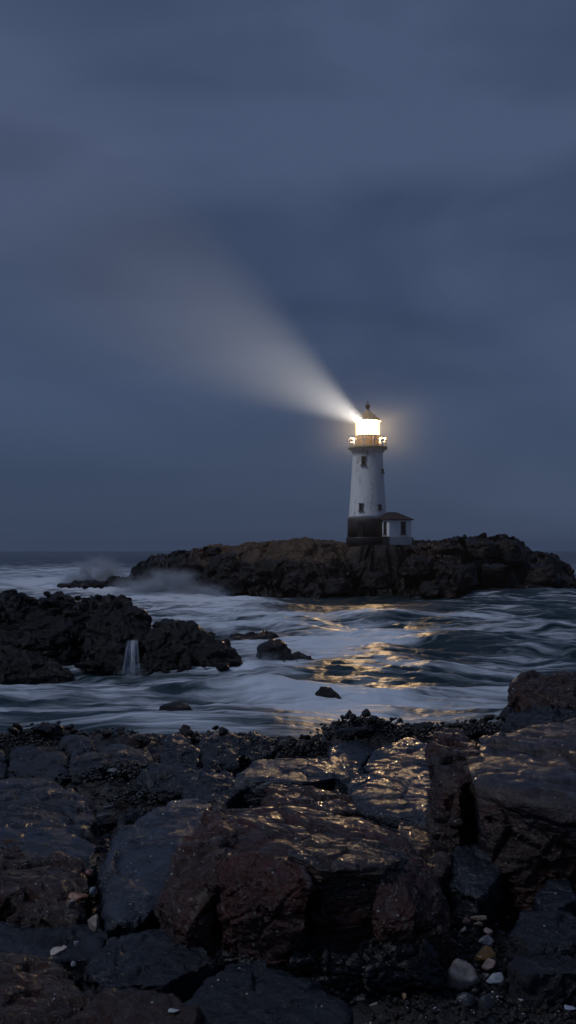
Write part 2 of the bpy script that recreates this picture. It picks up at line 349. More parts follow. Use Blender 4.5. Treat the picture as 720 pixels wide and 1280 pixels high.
# right boulder
t = empty('layered_boulder', tuple(P(650, 1080, 6.6)), 'huge layered brown and slate boulder at the edge of the shore', 'boulder')
R('main_block', [(580, 960, 6.6), (590, 925, 7.4), (640, 906, 8.2), (800, 900, 8.6), (860, 960, 7.0), (760, 1010, 6.0), (650, 1000, 5.95), (590, 978, 6.2), (600, 1030, 6.1), (740, 1050, 5.9)], 0.80, TAN, 6, 0.06, 1.0, 18, z=2.95, strata=0.4, parent=t, seed=61, axis=(-0.15, -0.3, 1.0))
R('column_block', [(536, 950, 6.75), (544, 915, 7.6), (575, 906, 7.9), (596, 920, 7.5), (600, 965, 6.65), (575, 985, 6.35), (545, 968, 6.45)], 1.1, BROWN, 6, 0.10, 1.5, 12, z=2.95, parent=t, seed=62)
R('under_ledge', [(600, 1010, 6.1), (640, 1000, 6.2), (780, 1010, 6.2), (800, 1070, 6.0), (640, 1062, 6.0)], 0.8, BROWN, 5, 0.12, 1.6, 14, z=2.95, parent=t, seed=63)
R('blocky_rock', [(638, 868, 9.6), (646, 843, 10.0), (700, 838, 10.3), (780, 836, 10.4), (800, 880, 9.4), (650, 884, 9.3)], 0.95, BROWN, 6, 0.13, 1.8, 14, z=3.3, label='dark blocky rock standing highest above the layered boulder')
R('blocky_rock', [(626, 902, 9.0), (632, 882, 9.4), (720, 882, 9.4), (800, 890, 9.2), (780, 912, 8.6), (640, 908, 8.7)], 1.02, SLATE, 5, 0.12, 2.0, 14, label='low black ledge under the highest blocky rock')
# gap rocks right
R('gap_rock', [(556, 1100, 5.9), (566, 1052, 6.4), (600, 1040, 6.6), (628, 1090, 6.0), (600, 1128, 5.6)], 1.0, SLATE_S, 5, 0.10, 1.3, label='dark bluish rock in the shadowed gap beneath the layered boulder')
R('gap_rock', [(664, 1120, 5.7), (684, 1098, 5.95), (712, 1098, 5.95), (722, 1122, 5.6), (690, 1140, 5.45)], 1.0, SLATE_S, 5, 0.07, 1.1, label='flat blue grey stone in the gravel under the boulder overhang')
R('gap_rock', [(630, 1160, 5.3), (650, 1140, 5.5), (700, 1135, 5.55), (740, 1150, 5.4), (740, 1180, 5.1), (660, 1180, 5.1)], 1.0, SLATE, 5, 0.10, 1.4, z=2.8, label='low dark rock between the flat grey stone and the pebbles')
R('gap_rock', [(632, 1205, 5.0), (650, 1188, 5.15), (700, 1186, 5.2), (760, 1196, 5.1), (740, 1215, 4.95), (660, 1218, 4.9)], 1.0, SLATE, 5, 0.08, 1.4, z=2.8, label='half buried slate rock just above the row of pebbles')
# bottom left
R('front_slab', [(-60, 1168, 5.3), (-40, 1152, 5.5), (90, 1150, 5.5), (140, 1162, 5.3), (120, 1200, 4.95), (-40, 1205, 4.9)], 1.06, SLATE, 5, 0.09, 1.3, 14, label='dark slab behind the pale lumpy pebble')
R('front_slab', [(100, 1200, 4.85), (136, 1168, 5.15), (190, 1154, 5.2), (236, 1172, 5.0), (272, 1198, 4.8), (200, 1232, 4.5), (120, 1230, 4.5)], 1.05, SLATE, 6, 0.08, 1.2, 14, label='faceted slate slab in front of the tilted slab')
R('front_slab', [(-60, 1215, 4.7), (-40, 1180, 4.9), (50, 1188, 4.85), (130, 1232, 4.45), (100, 1275, 4.1), (-50, 1280, 4.1)], 1.06, BROWN, 6, 0.10, 1.4, 14, z=2.9, label='speckled brown rock in the near corner of the shore')
R('front_slab', [(228, 1240, 4.35), (250, 1212, 4.6), (320, 1200, 4.65), (390, 1210, 4.55), (440, 1244, 4.3), (430, 1300, 4.0), (240, 1300, 4.0)], 1.06, SLATE, 6, 0.08, 1.2, 12, z=2.9, label='rounded dark rock nearest the camera below the boulder')
R('front_slab', [(90, 1262, 4.2), (110, 1240, 4.35), (220, 1236, 4.35), (250, 1262, 4.15), (230, 1310, 3.9), (100, 1310, 3.9)], 1.05, BROWN, 5, 0.09, 1.4, 12, z=2.85, label='reddish brown flat rock with white flecks at the very front')
R('front_slab', [(0, 1140, 5.5), (30, 1124, 5.7), (80, 1118, 5.75), (112, 1136, 5.5), (90, 1156, 5.3)], 1.02, BROWN, 5, 0.12, 1.6, 14, z=2.85, label='low gravelly brown rock behind the oval upright pebble')
# outside the frame: keep the shore going for a step to the side
for (px, py, d, w, h) in [(-160, 960, 9.5, 1.1, .4), (-260, 1000, 8, 1.3, .5), (-140, 1080, 6.3, .8, .45), (-260, 1180, 5, .9, .4), (860, 1100, 5.8, .9, .5), (980, 980, 8, 1.5, .7), (900, 880, 10, 1.3, .6), (850, 1230, 4.8, .6, .3), (-420, 940, 10, 1.5, .6), (1150, 900, 10, 1.6, .7)]:
    c = P(px, py, d); a = np.linspace(0, 2*np.pi, 8)[:-1]+d
    pts = np.vstack([np.stack([c[0]+w*.6*np.cos(a)*rng.uniform(.7, 1, 7), c[1]+w*.6*np.sin(a), c[1]*0+2.95+h*rng.uniform(.7, 1, 7)], 1), np.stack([c[0]+w*.75*np.cos(a), c[1]+w*.75*np.sin(a), 0*a+2.7], 1)])
    me, cc = hull_mesh('angular_rock', pts, 4, 0.1, 1.4, int(px) % 97)
    tag(link('angular_rock', me, SLATE, None, tuple(cc)), 'dark angular rock lying on the shore beyond the edge of the frame', 'rock', 'rocks beyond the edge of the frame')

fm_ = []
for s in range(6):
    a = np.random.default_rng(500+s).normal(size=(9, 3)); a /= np.linalg.norm(a, axis=1)[:, None]
    me, _ = hull_mesh('shelf_rock', a*np.array([1, .8, .6]), 4, 0.12, 1.3, 500+s, 50, rough=.5, cuts=6); me.materials.append([SLATE, SLATE_S, BROWN][s % 3]); fm_.append(me)
rq = np.random.default_rng(77)
for i in range(95):
    y = rq.uniform(6.6, 10.9); x = rq.uniform(-.29, .29)*y
    s = rq.uniform(.07, .20)*(1 if y > 8 else .8)
    z = float(shore_h(np.array([x]), np.array([y]))[0])
    o = bpy.data.objects.new('shelf_rock', fm_[i % 6]); COL.objects.link(o)
    o.location = (x, y, z+s*.18); o.scale = (s*rq.uniform(.9, 1.6), s, s*rq.uniform(.7, 1.1)); o.rotation_euler = (rq.uniform(-.4, .4), rq.uniform(-.4, .4), rq.uniform(0, 6))
    tag(o, 'small angular wet rock packed between the larger slabs behind the boulders', 'rock', 'small angular rocks packed between the slabs')

# ---- stones on the ridge crest (share four meshes)
st_me = []
for s in range(5):
    a = rng.normal(size=(12, 3)); a /= np.linalg.norm(a, axis=1)[:, None]; a *= np.array([1, .9, .8])
    me, _ = hull_mesh('ridge_stone', a, 3, 0.16, 1.4, 200+s, 10, rough=0.7); me.materials.append(MUSSEL); st_me.append(me)
def ridge_stone(px, py, d, s):
    o = bpy.data.objects.new('ridge_stone', random.choice(st_me)); COL.objects.link(o)
    o.location = tuple(P(px, py, d)); o.scale = (s*random.uniform(.8, 1.25), s, s*random.uniform(.7, 1.05)); o.rotation_euler = (random.uniform(-.5, .5), random.uniform(-.5, .5), random.uniform(0, 6))
    tag(o, 'small knobbly black stone on the crest of the near ridge against the water', 'stone', 'small stones along the crest of the near ridge')
for px in np.arange(-6, 726, 3.1):
    py = np.interp(px, RP[:, 0], RP[:, 1])+7*float(perlin(np.array([[px*.035, 0, 0]]), 15)[0])
    s = .018+.065*random.random()**2.2
    ridge_stone(px+random.uniform(-2, 2), py+random.uniform(0, 8), 11.0+random.uniform(-.35, .35), s)

# ---- mussels: beds nobody could count
def scatter(name, mat, pos, size, level=1, flat=(1, .6, .55), seed=0, label=None, shapes=6):
    r = np.random.default_rng(seed); dirs, fc = ico(level); n = len(pos)
    base = []
    for s in range(shapes):
        w = dirs*(1+0.28*fbm(dirs*1.3+s*9, 2, s))[:, None]*np.array(flat); base.append(w)
    V, Fs = [], []
    for i in range(n):
        b = base[i % shapes]*size[i]
        a, e, q = r.uniform(0, 6.28), r.uniform(-.6, .6), r.uniform(-.6, .6)
        ca, sa, ce, se, cq, sq = math.cos(a), math.sin(a), math.cos(e), math.sin(e), math.cos(q), math.sin(q)
        M = np.array([[ca, -sa, 0], [sa, ca, 0], [0, 0, 1]]) @ np.array([[1, 0, 0], [0, ce, -se], [0, se, ce]]) @ np.array([[cq, 0, sq], [0, 1, 0], [-sq, 0, cq]])
        V.append(b @ M.T+pos[i]); Fs.append(fc+i*len(dirs))
    o = link(name, mesh_np(name, np.vstack(V), np.vstack(Fs), level > 1), mat)
    return tag(o, label, kind='stuff')
def blob_positions(cx, cy, d, wx, wy, hz, n, seed):
    r = np.random.default_rng(seed); a = r.normal(size=(n, 2))*0.5
    c = P(cx, cy, d); x = c[0]+a[:, 0]*wx; y = c[1]+a[:, 1]*wy
    g = shore_h(x, y); z = np.maximum(g, c[2]-0.05)+hz*np.exp(-(a**2).sum(1)*2)+r.uniform(-.02, .02, n)
    return np.stack([x, y, z], 1)
mp = np.vstack([blob_positions(465, 908, 11.0, .40, .30, .06, 1100, 1), blob_positions(383, 932, 10.9, .26, .3, .06, 420, 2),
                blob_positions(150, 955, 9.6, .6, .4, .02, 500, 3), blob_positions(310, 925, 10.6, .3, .3, .05, 350, 4), blob_positions(600, 905, 10.8, .5, .3, .03, 500, 5),
                blob_positions(30, 918, 10.9, .5, .3, .04, 450, 6), blob_positions(200, 985, 8.9, .4, .3, .03, 350, 7)])
scatter('mussel_bed', MUSSEL, mp, np.random.default_rng(3).uniform(.012, .028, len(mp)), 2, (1, .6, .55), 5, 'black mussels crusted over the near ridge')

# ---- gravel between the boulders
r = np.random.default_rng(12)
gx = np.concatenate([r.uniform(-2.2, 2.4, 5200), r.uniform(.35, 1.6, 2600), r.uniform(-1.5, -.7, 900)])
gy = np.concatenate([r.uniform(3.9, 10.5, 5200), r.uniform(4.0, 6.2, 2600), r.uniform(4.6, 6.2, 900)])
gs = np.concatenate([r.uniform(.006, .022, 5200), r.uniform(.006, .02, 2600), r.uniform(.006, .016, 900)])
gz = shore_h(gx, gy)+.015
scatter('gravel', GRAVEL, np.stack([gx, gy, gz], 1), gs, 1, (1, .8, .6), 9, 'dark wet gravel between the boulders', 8)
PALE = stone_mat('shell_white', (0.28, 0.30, 0.33), (0.50, 0.50, 0.50), 0.4)
sel = r.random(len(gx)) < 0.045
scatter('shell_grit', PALE, np.stack([gx, gy, gz+.012], 1)[sel], gs[sel]*0.55, 1, (1, .8, .35), 10, 'white shell fragments strewn through the gravel', 6)

# ---- individual pebbles
def pebble(px, py, w, h, a, b, label, d=None, tilt=0.0, rough=0.45, k=9, name='pebble', amp=.06, nf=10, lift=0):
    p = py+h*0.35-HOR
    d = d or (CAMZ-3.00)*F/p
    hw, hh = w/2/F*d, h/2/F*d
    rr = np.random.default_rng(int(px*7+py)); q = rr.normal(size=(nf, 3)); q /= np.linalg.norm(q, axis=1)[:, None]
    q = q*1.05; q = q/np.abs(q).max(0)
    q *= np.array([hw, (hw+hh)/2*0.9, hh])
    ct, s_ = math.cos(tilt), math.sin(tilt)
    q = q @ np.array([[ct, 0, s_], [0, 1, 0], [-s_, 0, ct]])
    me, c = hull_mesh(name, q, 4, amp, 1.2, int(px) % 50, k, rough=.5)
    o = link(name, me, stone_mat('stone', a, b, rough, 0.55/max(hw, .01)), None, tuple(P(px, py, d)+c))
    return tag(o, label, 'pebble')
pebble(571, 1219, 54, 46, (.11, .09, .075), (.40, .35, .31), 'roundish speckled tan cobble, largest of the loose stones', nf=16)
pebble(484, 1224, 33, 24, (.08, .07, .06), (.18, .16, .14), 'grey mottled cobble at the foot of the cracked boulder', nf=14)
pebble(512, 1221, 15, 10, (.18, .16, .14), (.26, .23, .2), 'small plain grey pebble between two mottled cobbles', nf=14)
pebble(620, 1223, 32, 17, (.10, .12, .15), (.42, .46, .52), 'white pebble with blue grey stripes', nf=16)
pebble(611, 1205, 22, 18, (.22, .16, .15), (.34, .26, .24), 'pinkish cone shaped pebble on the orange stone')
pebble(609, 1194, 46, 24, (.10, .055, .02), (.17, .10, .035), 'glossy amber brown stone behind the pink pebble', rough=.2, tilt=.2)
pebble(602, 1146, 32, 9, (.12, .085, .06), (.26, .20, .15), 'long thin tan stone lying across the pile of pebbles', d=5.55, tilt=.1)
pebble(582, 1151, 16, 10, (.10, .06, .045), (.18, .11, .08), 'small reddish tan stone at the end of the long thin one', d=5.5, tilt=.5)
pebble(596, 1155, 18, 9, (.12, .08, .06), (.2, .14, .11), 'brown chip of stone below the long thin tan stone', d=5.45, tilt=-.2)
pebble(610, 1165, 15, 13, (.16, .12, .11), (.30, .22, .20), 'rosy rounded chip above the black and white stone', d=5.35, tilt=-.5)
pebble(607, 1176, 26, 15, (.03, .032, .04), (.20, .21, .24), 'black and white patterned stone above the amber stone', d=5.25)
pebble(580, 1161, 14, 7, (.25, .23, .22), (.36, .34, .32), 'thin pale chip pointing down beside the boulder', d=5.3, tilt=.6)
pebble(645, 1231, 17, 9, (.20, .16, .12), (.28, .22, .17), 'flat tan pebble right beside the striped white pebble')
pebble(646, 1217, 13, 17, (.16, .14, .13), (.22, .19, .18), 'upright grey brown pebble behind the flat tan pebble')
pebble(659, 1227, 11, 9, (.2, .19, .19), (.34, .33, .33), 'little whitish pebble next to the flat tan pebble')
pebble(683, 1228, 24, 15, (.05, .022, .018), (.09, .04, .03), 'dark maroon pebble in the row of loose stones')
pebble(706, 1232, 22, 14, (.26, .24, .22), (.38, .36, .34), 'pale oval pebble at the end of the row of loose stones')
pebble(704, 1222, 26, 12, (.12, .08, .06), (.18, .12, .1), 'brown pebble tucked behind the pale oval pebble')
pebble(657, 1214, 18, 18, (.06, .06, .065), (.11, .11, .12), 'charcoal pebble standing among the row of loose stones')
pebble(506, 1246, 9, 12, (.22, .14, .08), (.34, .22, .14), 'tiny orange upright pebble in front of the cobbles')
pebble(535, 1242, 18, 14, (.05, .06, .075), (.09, .10, .12), 'slate blue pebble in front of the speckled cobble')
pebble(713, 1259, 18, 8, (.24, .27, .36), (.36, .40, .5), 'pale blue flat pebble at the near corner of the gravel')
pebble(651, 1249, 9, 5, (.26, .32, .36), (.4, .46, .5), 'tiny light blue flat pebble in the near gravel')
pebble(582, 1252, 30, 26, (.02, .022, .028), (.045, .048, .058), 'black squarish cobble in front of the speckled cobble', nf=14)
pebble(608, 1254, 26, 26, (.024, .026, .03), (.05, .05, .055), 'black cobble next to the squarish one in the near gravel', nf=14)
pebble(116, 1155, 18, 28, (.14, .12, .10), (.26, .23, .2), 'upright oval grey pebble in the gap of the shore', d=5.15)
pebble(98, 1120, 30, 16, (.16, .065, .035), (.24, .10, .055), 'flat orange brown stone wedged near the upright oval pebble', d=5.6, tilt=.1)
pebble(115, 1114, 12, 12, (.08, .11, .12), (.2, .25, .27), 'round grey blue pebble next to the orange brown stone', d=5.6)
pebble(111, 1092, 12, 12, (.14, .06, .05), (.2, .09, .075), 'small red pebble under the crooked tan stone', d=5.8)
pebble(118, 1074, 13, 22, (.14, .11, .08), (.24, .19, .14), 'crooked tan stone standing at the corner of the slab', d=6.0, tilt=.3, amp=.16)
pebble(73, 1188, 32, 14, (.28, .24, .22), (.44, .38, .36), 'pale pink lumpy stone lying on the dark slab', d=4.95, tilt=.45, amp=.14)
pebble(95, 1180, 11, 8, (.2, .2, .22), (.3, .3, .33), 'small milky pebble just beyond the pale lumpy stone', d=5.0)
pebble(92, 1205, 9, 9, (.2, .2, .24), (.3, .3, .35), 'small lilac grey pebble in front of the pale lumpy stone', d=4.85)
pebble(89, 1130, 9, 16, (.16, .15, .14), (.26, .25, .23), 'thin leaning grey chip beside the orange brown stone', d=5.5, tilt=-.5)
pebble(218, 1263, 18, 6, (.26, .28, .3), (.4, .42, .44), 'flat white shell shaped pebble on the front rock', d=4.12)
pebble(140, 964, 14, 9, (.10, .10, .11), (.18, .18, .2), 'pale grey pebble below the smooth ridge rocks', d=9.0)
pebble(135, 1008, 20, 9, (.08, .08, .085), (.13, .13, .14), 'flat grey pebble in the dark gap by the tilted slab', d=7.8)
pebble(130, 1006+14, 22, 8, (.03, .03, .034), (.06, .06, .065), 'dark flat pebble below the flat grey pebble', d=7.5)
rr = np.random.default_rng(5)
pb = []
for s in range(5):
    a = rr.normal(size=(12, 3)); a /= np.linalg.norm(a, axis=1)[:, None]; me, _ = hull_mesh('pebble', a, 3, .06, 1.2, 300+s, 8); pb.append(me)
pm = [stone_mat('pebble_stone', c, tuple(min(1, x*1.7) for x in c), .45, 3) for c in [(.03, .032, .038), (.07, .05, .04), (.12, .11, .11), (.05, .055, .07), (.17, .15, .14)]]
for i, me in enumerate(pb): me.materials.append(pm[i])
for i in range(150):
    if i < 110: px, py = rr.uniform(450, 725), rr.uniform(1165, 1278)
    else: px, py = rr.uniform(40, 140), rr.uniform(1080, 1180)
    d = (CAMZ-2.95)*F/(py-HOR); s = rr.uniform(.010, .030)
    q = P(px, py, d); z = float(shore_h(np.array([q[0]]), np.array([q[1]]))[0])
    o = bpy.data.objects.new('pebble', pb[i % 5]); COL.objects.link(o)
    o.location = (q[0], q[1], z+s*.5); o.scale = (s*rr.uniform(.9, 1.4), s, s*rr.uniform(.5, .8)); o.rotation_euler = (0, 0, rr.uniform(0, 6))
    tag(o, 'one of many small dull wet pebbles bedded in the shore gravel', 'pebble', 'small pebbles in the shore gravel')

# ------------------------------------------------------------------ lighthouse island
def isl_profile():
    top = np.array([(60, 726), (100, 722), (150, 716), (165, 712), (178, 704), (195, 697), (225, 692), (255, 690), (270, 685), (290, 683), (320, 679), (350, 677), (380, 675), (410, 678), (440, 680), (515, 680), (540, 680), (570, 677), (600, 674), (625, 672), (645, 676), (660, 690), (690, 698), (712, 712), (722, 735), (735, 745)], float)
    fr = np.array([(60, 728), (100, 729), (160, 731), (200, 741), (250, 749), (400, 750), (470, 746), (575, 751), (590, 742), (650, 739), (735, 738)], float)
    return top, fr
TOP, FR = isl_profile()
xs = np.linspace(-34, 42, 620); ys = np.linspace(106, 158, 420)
X, Y, f = grid(xs, ys)
D0 = 120.0
px = 360+X/Y*F
dfr = CAMZ*F/(np.interp(px, FR[:, 0], FR[:, 1])-HOR)
wob = np.stack([X, Y, 0*X], 1)
dfr = dfr+1.6*fbm(wob*0.22, 4, 21)
dtop = np.maximum(dfr+7.5, D0-1)
dtop = np.where(px < 170, dfr+2.5, dtop)
zt = CAMZ-(np.interp(px, TOP[:, 0], TOP[:, 1])-HOR)/F*dtop
t = Y-dfr
cl = np.clip(0.44+0.2*perlin(wob*0.13, 40), .35, .9)
zz = np.where(t < 0, t*1.2, 0)
rise = smooth(0, 2.6, t)*cl+(1-cl)*smooth(2.0, 1.0, 2.0)+0*t
rise = cl*smooth(-.3, 2.6, t)+(1-cl)*np.clip((t-2.2)/(np.maximum(dtop-dfr, 3)-2.2), 0, 1)
back = smooth(4.0, 20.0, Y-dtop-4+2*perlin(wob*0.2, 41))
H = np.where(t < 0, t*0.9, rise*zt)*(1-back)-back*3
edge = smooth(58, 70, px)*smooth(745, 722, px)
H = H*edge-(1-edge)*2.5
pp = np.stack([X*0.30, Y*0.30, H*0.5], 1)
fa, cr = facets(pp, 71); fb, cr2 = facets(pp*2.6, 72); fc, cr3 = facets(pp*6.0, 75)
flat = 1-0.75*np.exp(-(((X-10.5)/4.5)**2+((Y-121.5)/3.5)**2))
plate = smooth(-11, -6, X)*smooth(12, 7, X)*smooth(2.6, 4.5, t)
rg = flat*(1-0.55*plate)
H = H+rg*(0.55*fa+0.28*fb+0.13*fc-0.30*cr-0.16*cr2+0.25*fbm(pp*3, 5, 73))*smooth(-6, 1, t)
lh = np.exp(-(((X-10.8)/4.6)**2+((Y-120.6)/4.2)**2)); H = np.where(lh > .35, H*(1-smooth(.35, .7, lh))+5.62*smooth(.35, .7, lh), H)
Xd = X+rg*0.5*fbm(pp*2.0+9, 4, 77); Yd = Y+rg*(0.9*fbm(pp*1.6+3, 4, 78)+0.5*cr)
def island_mat():
    m = rock_mat('island_rock', (0.016, 0.015, 0.017), (0.042, 0.037, 0.038), (0.06, 0.042, 0.032), 0.6, unit=6.0, rough=(.08, .35), bump=1.1)
    nt = m.node_tree; n = N(nt)
    bs = [x for x in nt.nodes if x.type == 'BSDF_PRINCIPLED'][0]
    old = bs.inputs['Base Color'].links[0].from_socket
    at = n('ShaderNodeAttribute', attribute_name='bare').outputs['Fac']
    tc = n('ShaderNodeTexCoord').outputs['Object']
    bare = n.mix(n.noise(tc, 1.6, 8, .7), (0.030, 0.019, 0.012), (0.15, 0.092, 0.054))
    nt.links.new(n.mix(n.math('MULTIPLY', at, n.ramp(n.noise(tc, .5, 6, .6), [(.3, 0.35), (.55, 1.0)])), old, bare), bs.inputs['Base Color'])
    rold = bs.inputs['Roughness'].links[0].from_socket
    nt.links.new(n.math('ADD', rold, n.math('MULTIPLY', at, .3)), bs.inputs['Roughness'])
    return m
me = mesh_np('rocky_island', np.stack([Xd, Yd, H], 1), f)
at = me.attributes.new('bare', 'FLOAT', 'POINT')
bare = smooth(-13, -7, X)*smooth(20, 9, X)*smooth(4.2, 5.6, t)*0.95
at.data.foreach_set('value', bare.astype(np.float32))
tag(link('rocky_island', me, island_mat()), 'low rocky island that carries the lighthouse', kind='structure')
def isl_h(x, y):
    i = np.argmin(np.abs(xs-x)); j = np.argmin(np.abs(ys-y)); return H.reshape(len(ys), len(xs))[j, i]
# boulders on the island
def far_rock(px, py, w, h, d, label, mat=FARROCK, name='island_rock', dep=None, group=None, level=4, amp=.16, sd=0):
    c = P(px, py, d); hw, hh = w/2/F*d, h/F*d; dep = dep or hw*.8
    r_ = np.random.default_rng(int(px*3+py)+sd); a = np.linspace(0, 2*np.pi, 9)[:-1]+r_.uniform(0, 1)
    q = np.vstack([np.stack([c[0]+hw*np.cos(a)*r_.uniform(.55, .9, 8), c[1]+dep*np.sin(a)*.8, c[2]+hh*r_.uniform(.6, 1.0, 8)], 1), np.stack([c[0]+hw*np.cos(a), c[1]+dep*np.sin(a), c[2]-hh*.5+0*a], 1)])
    me, cc = hull_mesh(name, q, level, amp, 1.6, int(px) % 61+sd, 12, strata=.15, rough=.7)
    return tag(link(name, me, mat, None, tuple(cc)), label, 'rock', group)
for i, a in enumerate([(600, 690, 60, 17, 122), (635, 694, 44, 20, 123), (560, 696, 46, 16, 119), (575, 722, 50, 18, 115), (520, 712, 50, 16, 115), (470, 728, 44, 16, 114), (620, 725, 60, 20, 126), (680, 722, 50, 18, 130), (545, 738, 56, 14, 112), (232, 716, 46, 12, 116), (200, 726, 44, 14, 116),
                      (280, 708, 50, 16, 116), (320, 722, 56, 16, 114), (370, 730, 44, 16, 113.4), (290, 735, 40, 16, 113), (420, 736, 50, 14, 113), (268, 690, 24, 7, 120), (330, 686, 36, 7, 122), (700, 735, 30, 16, 131), (650, 705, 34, 16, 124),
                      (110, 731, 56, 4, 118), (150, 729, 40, 8, 118), (85, 732, 30, 3, 118)]):
    far_rock(*a, 'dark jagged rock embedded in the flank of the lighthouse island', group='jagged rocks on the flank of the lighthouse island', sd=i)

# ------------------------------------------------------------------ lighthouse
LX, LY = (459.6-360)/F*122.0, 122.0
def zpy(py, d=122.0): return CAMZ-(py-HOR)/F*d
U = 122.0/F
WHITE = paint_mat('weathered_white_paint', (0.80, 0.785, 0.76), (0.20, 0.165, 0.135), .7, streak=.85)
BASEP = paint_mat('dark_base_paint', (0.045, 0.036, 0.036), (0.09, 0.07, 0.06), .9)
PLINTH = paint_mat('black_plinth_paint', (0.012, 0.013, 0.018), (0.03, 0.03, 0.036), .9)
GALLERY = paint_mat('gallery_buff_paint', (0.60, 0.46, 0.28), (0.16, 0.11, 0.07), 1.0)
ROOFM = paint_mat('copper_roof_paint', (0.72, 0.48, 0.24), (0.16, 0.09, 0.05), 1.2, rough=.4)
RAILM = paint_mat('white_rail_paint', (0.85, 0.84, 0.80), (0.4, 0.35, 0.3), 2.0)
TILE = paint_mat('dark_brown_roofing', (0.028, 0.017, 0.016), (0.05, 0.032, 0.03), 1.5)
HOUSEW = paint_mat('house_white_paint', (0.84, 0.84, 0.83), (0.30, 0.28, 0.28), .8, streak=.5)
STONE = paint_mat('house_stone_base', (0.50, 0.49, 0.50), (0.22, 0.21, 0.21), 1.4, zs=1, streak=.9, bump=.05)
DARKG = paint_mat('dark_window_glass', (0.012, 0.014, 0.018), (0.03, 0.03, 0.035), 2, rough=.15, bump=0)
FRAME = paint_mat('window_frame_paint', (0.10, 0.085, 0.075), (0.2, 0.18, 0.16), 3)
DOORM = paint_mat('dark_door_wood', (0.006, 0.005, 0.005), (0.012, 0.010, 0.009), 3)
FIN = paint_mat('bronze_finial', (0.07, 0.045, 0.03), (0.04, 0.03, 0.03), 3, rough=.4)
def lathe(name, prof, mat, parent, seg=64, smooth_sh=True, cap=True):
    v, fs = [], []; n = len(prof)
    for (r_, z) in prof:
        for s in range(seg):
            a = 2*math.pi*s/seg; v.append((r_*math.cos(a), r_*math.sin(a), z))
    bm = bmesh.new(); vs = [bm.verts.new(q) for q in v]
    for i in range(n-1):
        for s in range(seg):
            s2 = (s+1) % seg
            fc = bm.faces.new([vs[i*seg+s], vs[i*seg+s2], vs[(i+1)*seg+s2], vs[(i+1)*seg+s]]); fc.smooth = smooth_sh
    if cap:
        bm.faces.new(list(reversed(vs[:seg]))); bm.faces.new(vs[-seg:])
    me = bpy.data.meshes.new(name); bm.to_mesh(me); bm.free()
    return link(name, me, mat, parent)
def boxes(name, items, mat, parent, bevel=0.0):
    """items: (centre, size, rotation about z)"""
    bm = bmesh.new()
    for (c, s, *rz) in items:
        g = bmesh.ops.create_cube(bm, size=1.0)['verts']; a = rz[0] if rz else 0.0
        for v in g:
            x, y, z = v.co.x*s[0], v.co.y*s[1], v.co.z*s[2]
            v.co = (c[0]+x*math.cos(a)-y*math.sin(a), c[1]+x*math.sin(a)+y*math.cos(a), c[2]+z)
    if bevel: bmesh.ops.bevel(bm, geom=list(bm.edges), offset=bevel, segments=1, affect='EDGES')
    me = bpy.data.meshes.new(name); bm.to_mesh(me); bm.free()
    return link(name, me, mat, parent)
zb = zpy(681.5)
lt = empty('lighthouse', (LX, LY, zb), 'white round lighthouse with dark base and glowing lantern on the rocky island', 'lighthouse')
def lz(py): return zpy(py)-zb
rt, rb = 18.9*U, 23.9*U
def rad(py): 
    t = (py-567)/(648-567); return rt+(rb-rt)*(t**1.25 if t > 0 else t)
prof = [(rad(py), lz(py)) for py in np.linspace(648, 567, 24)]
prof += [(19.6*U, lz(566)), (21.2*U, lz(563.5)), (22.8*U, lz(562.2))]
lathe('tower_shaft', prof, WHITE, lt)
lathe('tower_base', [(25.4*U, lz(672)), (25.0*U, lz(650)), (24.4*U, lz(648.0))], BASEP, lt)
lathe('plinth', [(27.0*U, lz(686)), (27.0*U, lz(673)), (26.6*U, lz(671.6)), (25.6*U, lz(671.6))], PLINTH, lt)
lathe('gallery_deck', [(22.9*U, lz(562.2)), (24.4*U, lz(561.8)), (24.4*U, lz(558.6)), (24.0*U, lz(558.2)), (15.0*U, lz(558.2))], GALLERY, lt)
lathe('lantern_drum', [(14.4*U, lz(558.2)), (14.4*U, lz(545.4)), (15.0*U, lz(545.2)), (15.0*U, lz(544.4))], GALLERY, lt, 12, False)
rl = []
nb = 12; rr_ = 23.3*U
rail = empty('railing', (0, 0, 0)); rail.parent = lt
for i in range(nb):
    a = 2*math.pi*(i+.5)/nb; rl.append(((rr_*math.cos(a), rr_*math.sin(a), (lz(558.2)+lz(546.6))/2), (.12, .12, lz(546.6)-lz(558.2)), a))
for q_ in rl: boxes('railing_post', [q_], RAILM, rail)
for nm, py, th in (('railing_bar', 546.6, .07), ('railing_bar', 551.4, .06)):
    it = []
    for i in range(32):
        a = 2*math.pi*(i+.5)/32; L = 2*rr_*math.tan(math.pi/32)+.01
        it.append(((rr_*math.cos(a), rr_*math.sin(a), lz(py)+.001*(i % 2)), (th*.9, L, th), a))
    boxes(nm, it, RAILM, rail)
# lantern room
lathe('lantern_lens', [(.35, lz(544.0)), (1.05, lz(543.0)), (1.14, lz(535.5)), (1.05, lz(528.2)), (.35, lz(527.4))], emit_mix('lamp_glow', (1.0, .76, .42), 4.5, .5), lt, 32)
mm, nt, out = new_mat('lantern_glass'); n = N(nt)
mx = n('ShaderNodeMixShader', {0: .12, 1: n('ShaderNodeBsdfTransparent').outputs[0], 2: n('ShaderNodeEmission', {'Color': (1, .74, .4, 1), 'Strength': 5.0}).outputs[0]})
nt.links.new(mx.outputs[0], out.inputs[0])
gl = lathe('lantern_glazing', [(14.5*U, lz(544.4)), (14.5*U, lz(526.8))], mm, lt, 12, False, cap=False)
it = []
for i in range(12):
    a = 2*math.pi*i/12; it.append(((14.6*U*math.cos(a), 14.6*U*math.sin(a), (lz(544.4)+lz(526.8))/2), (.035, .035, lz(526.8)-lz(544.4)), a))
boxes('glazing_bar', it, GALLERY, gl)
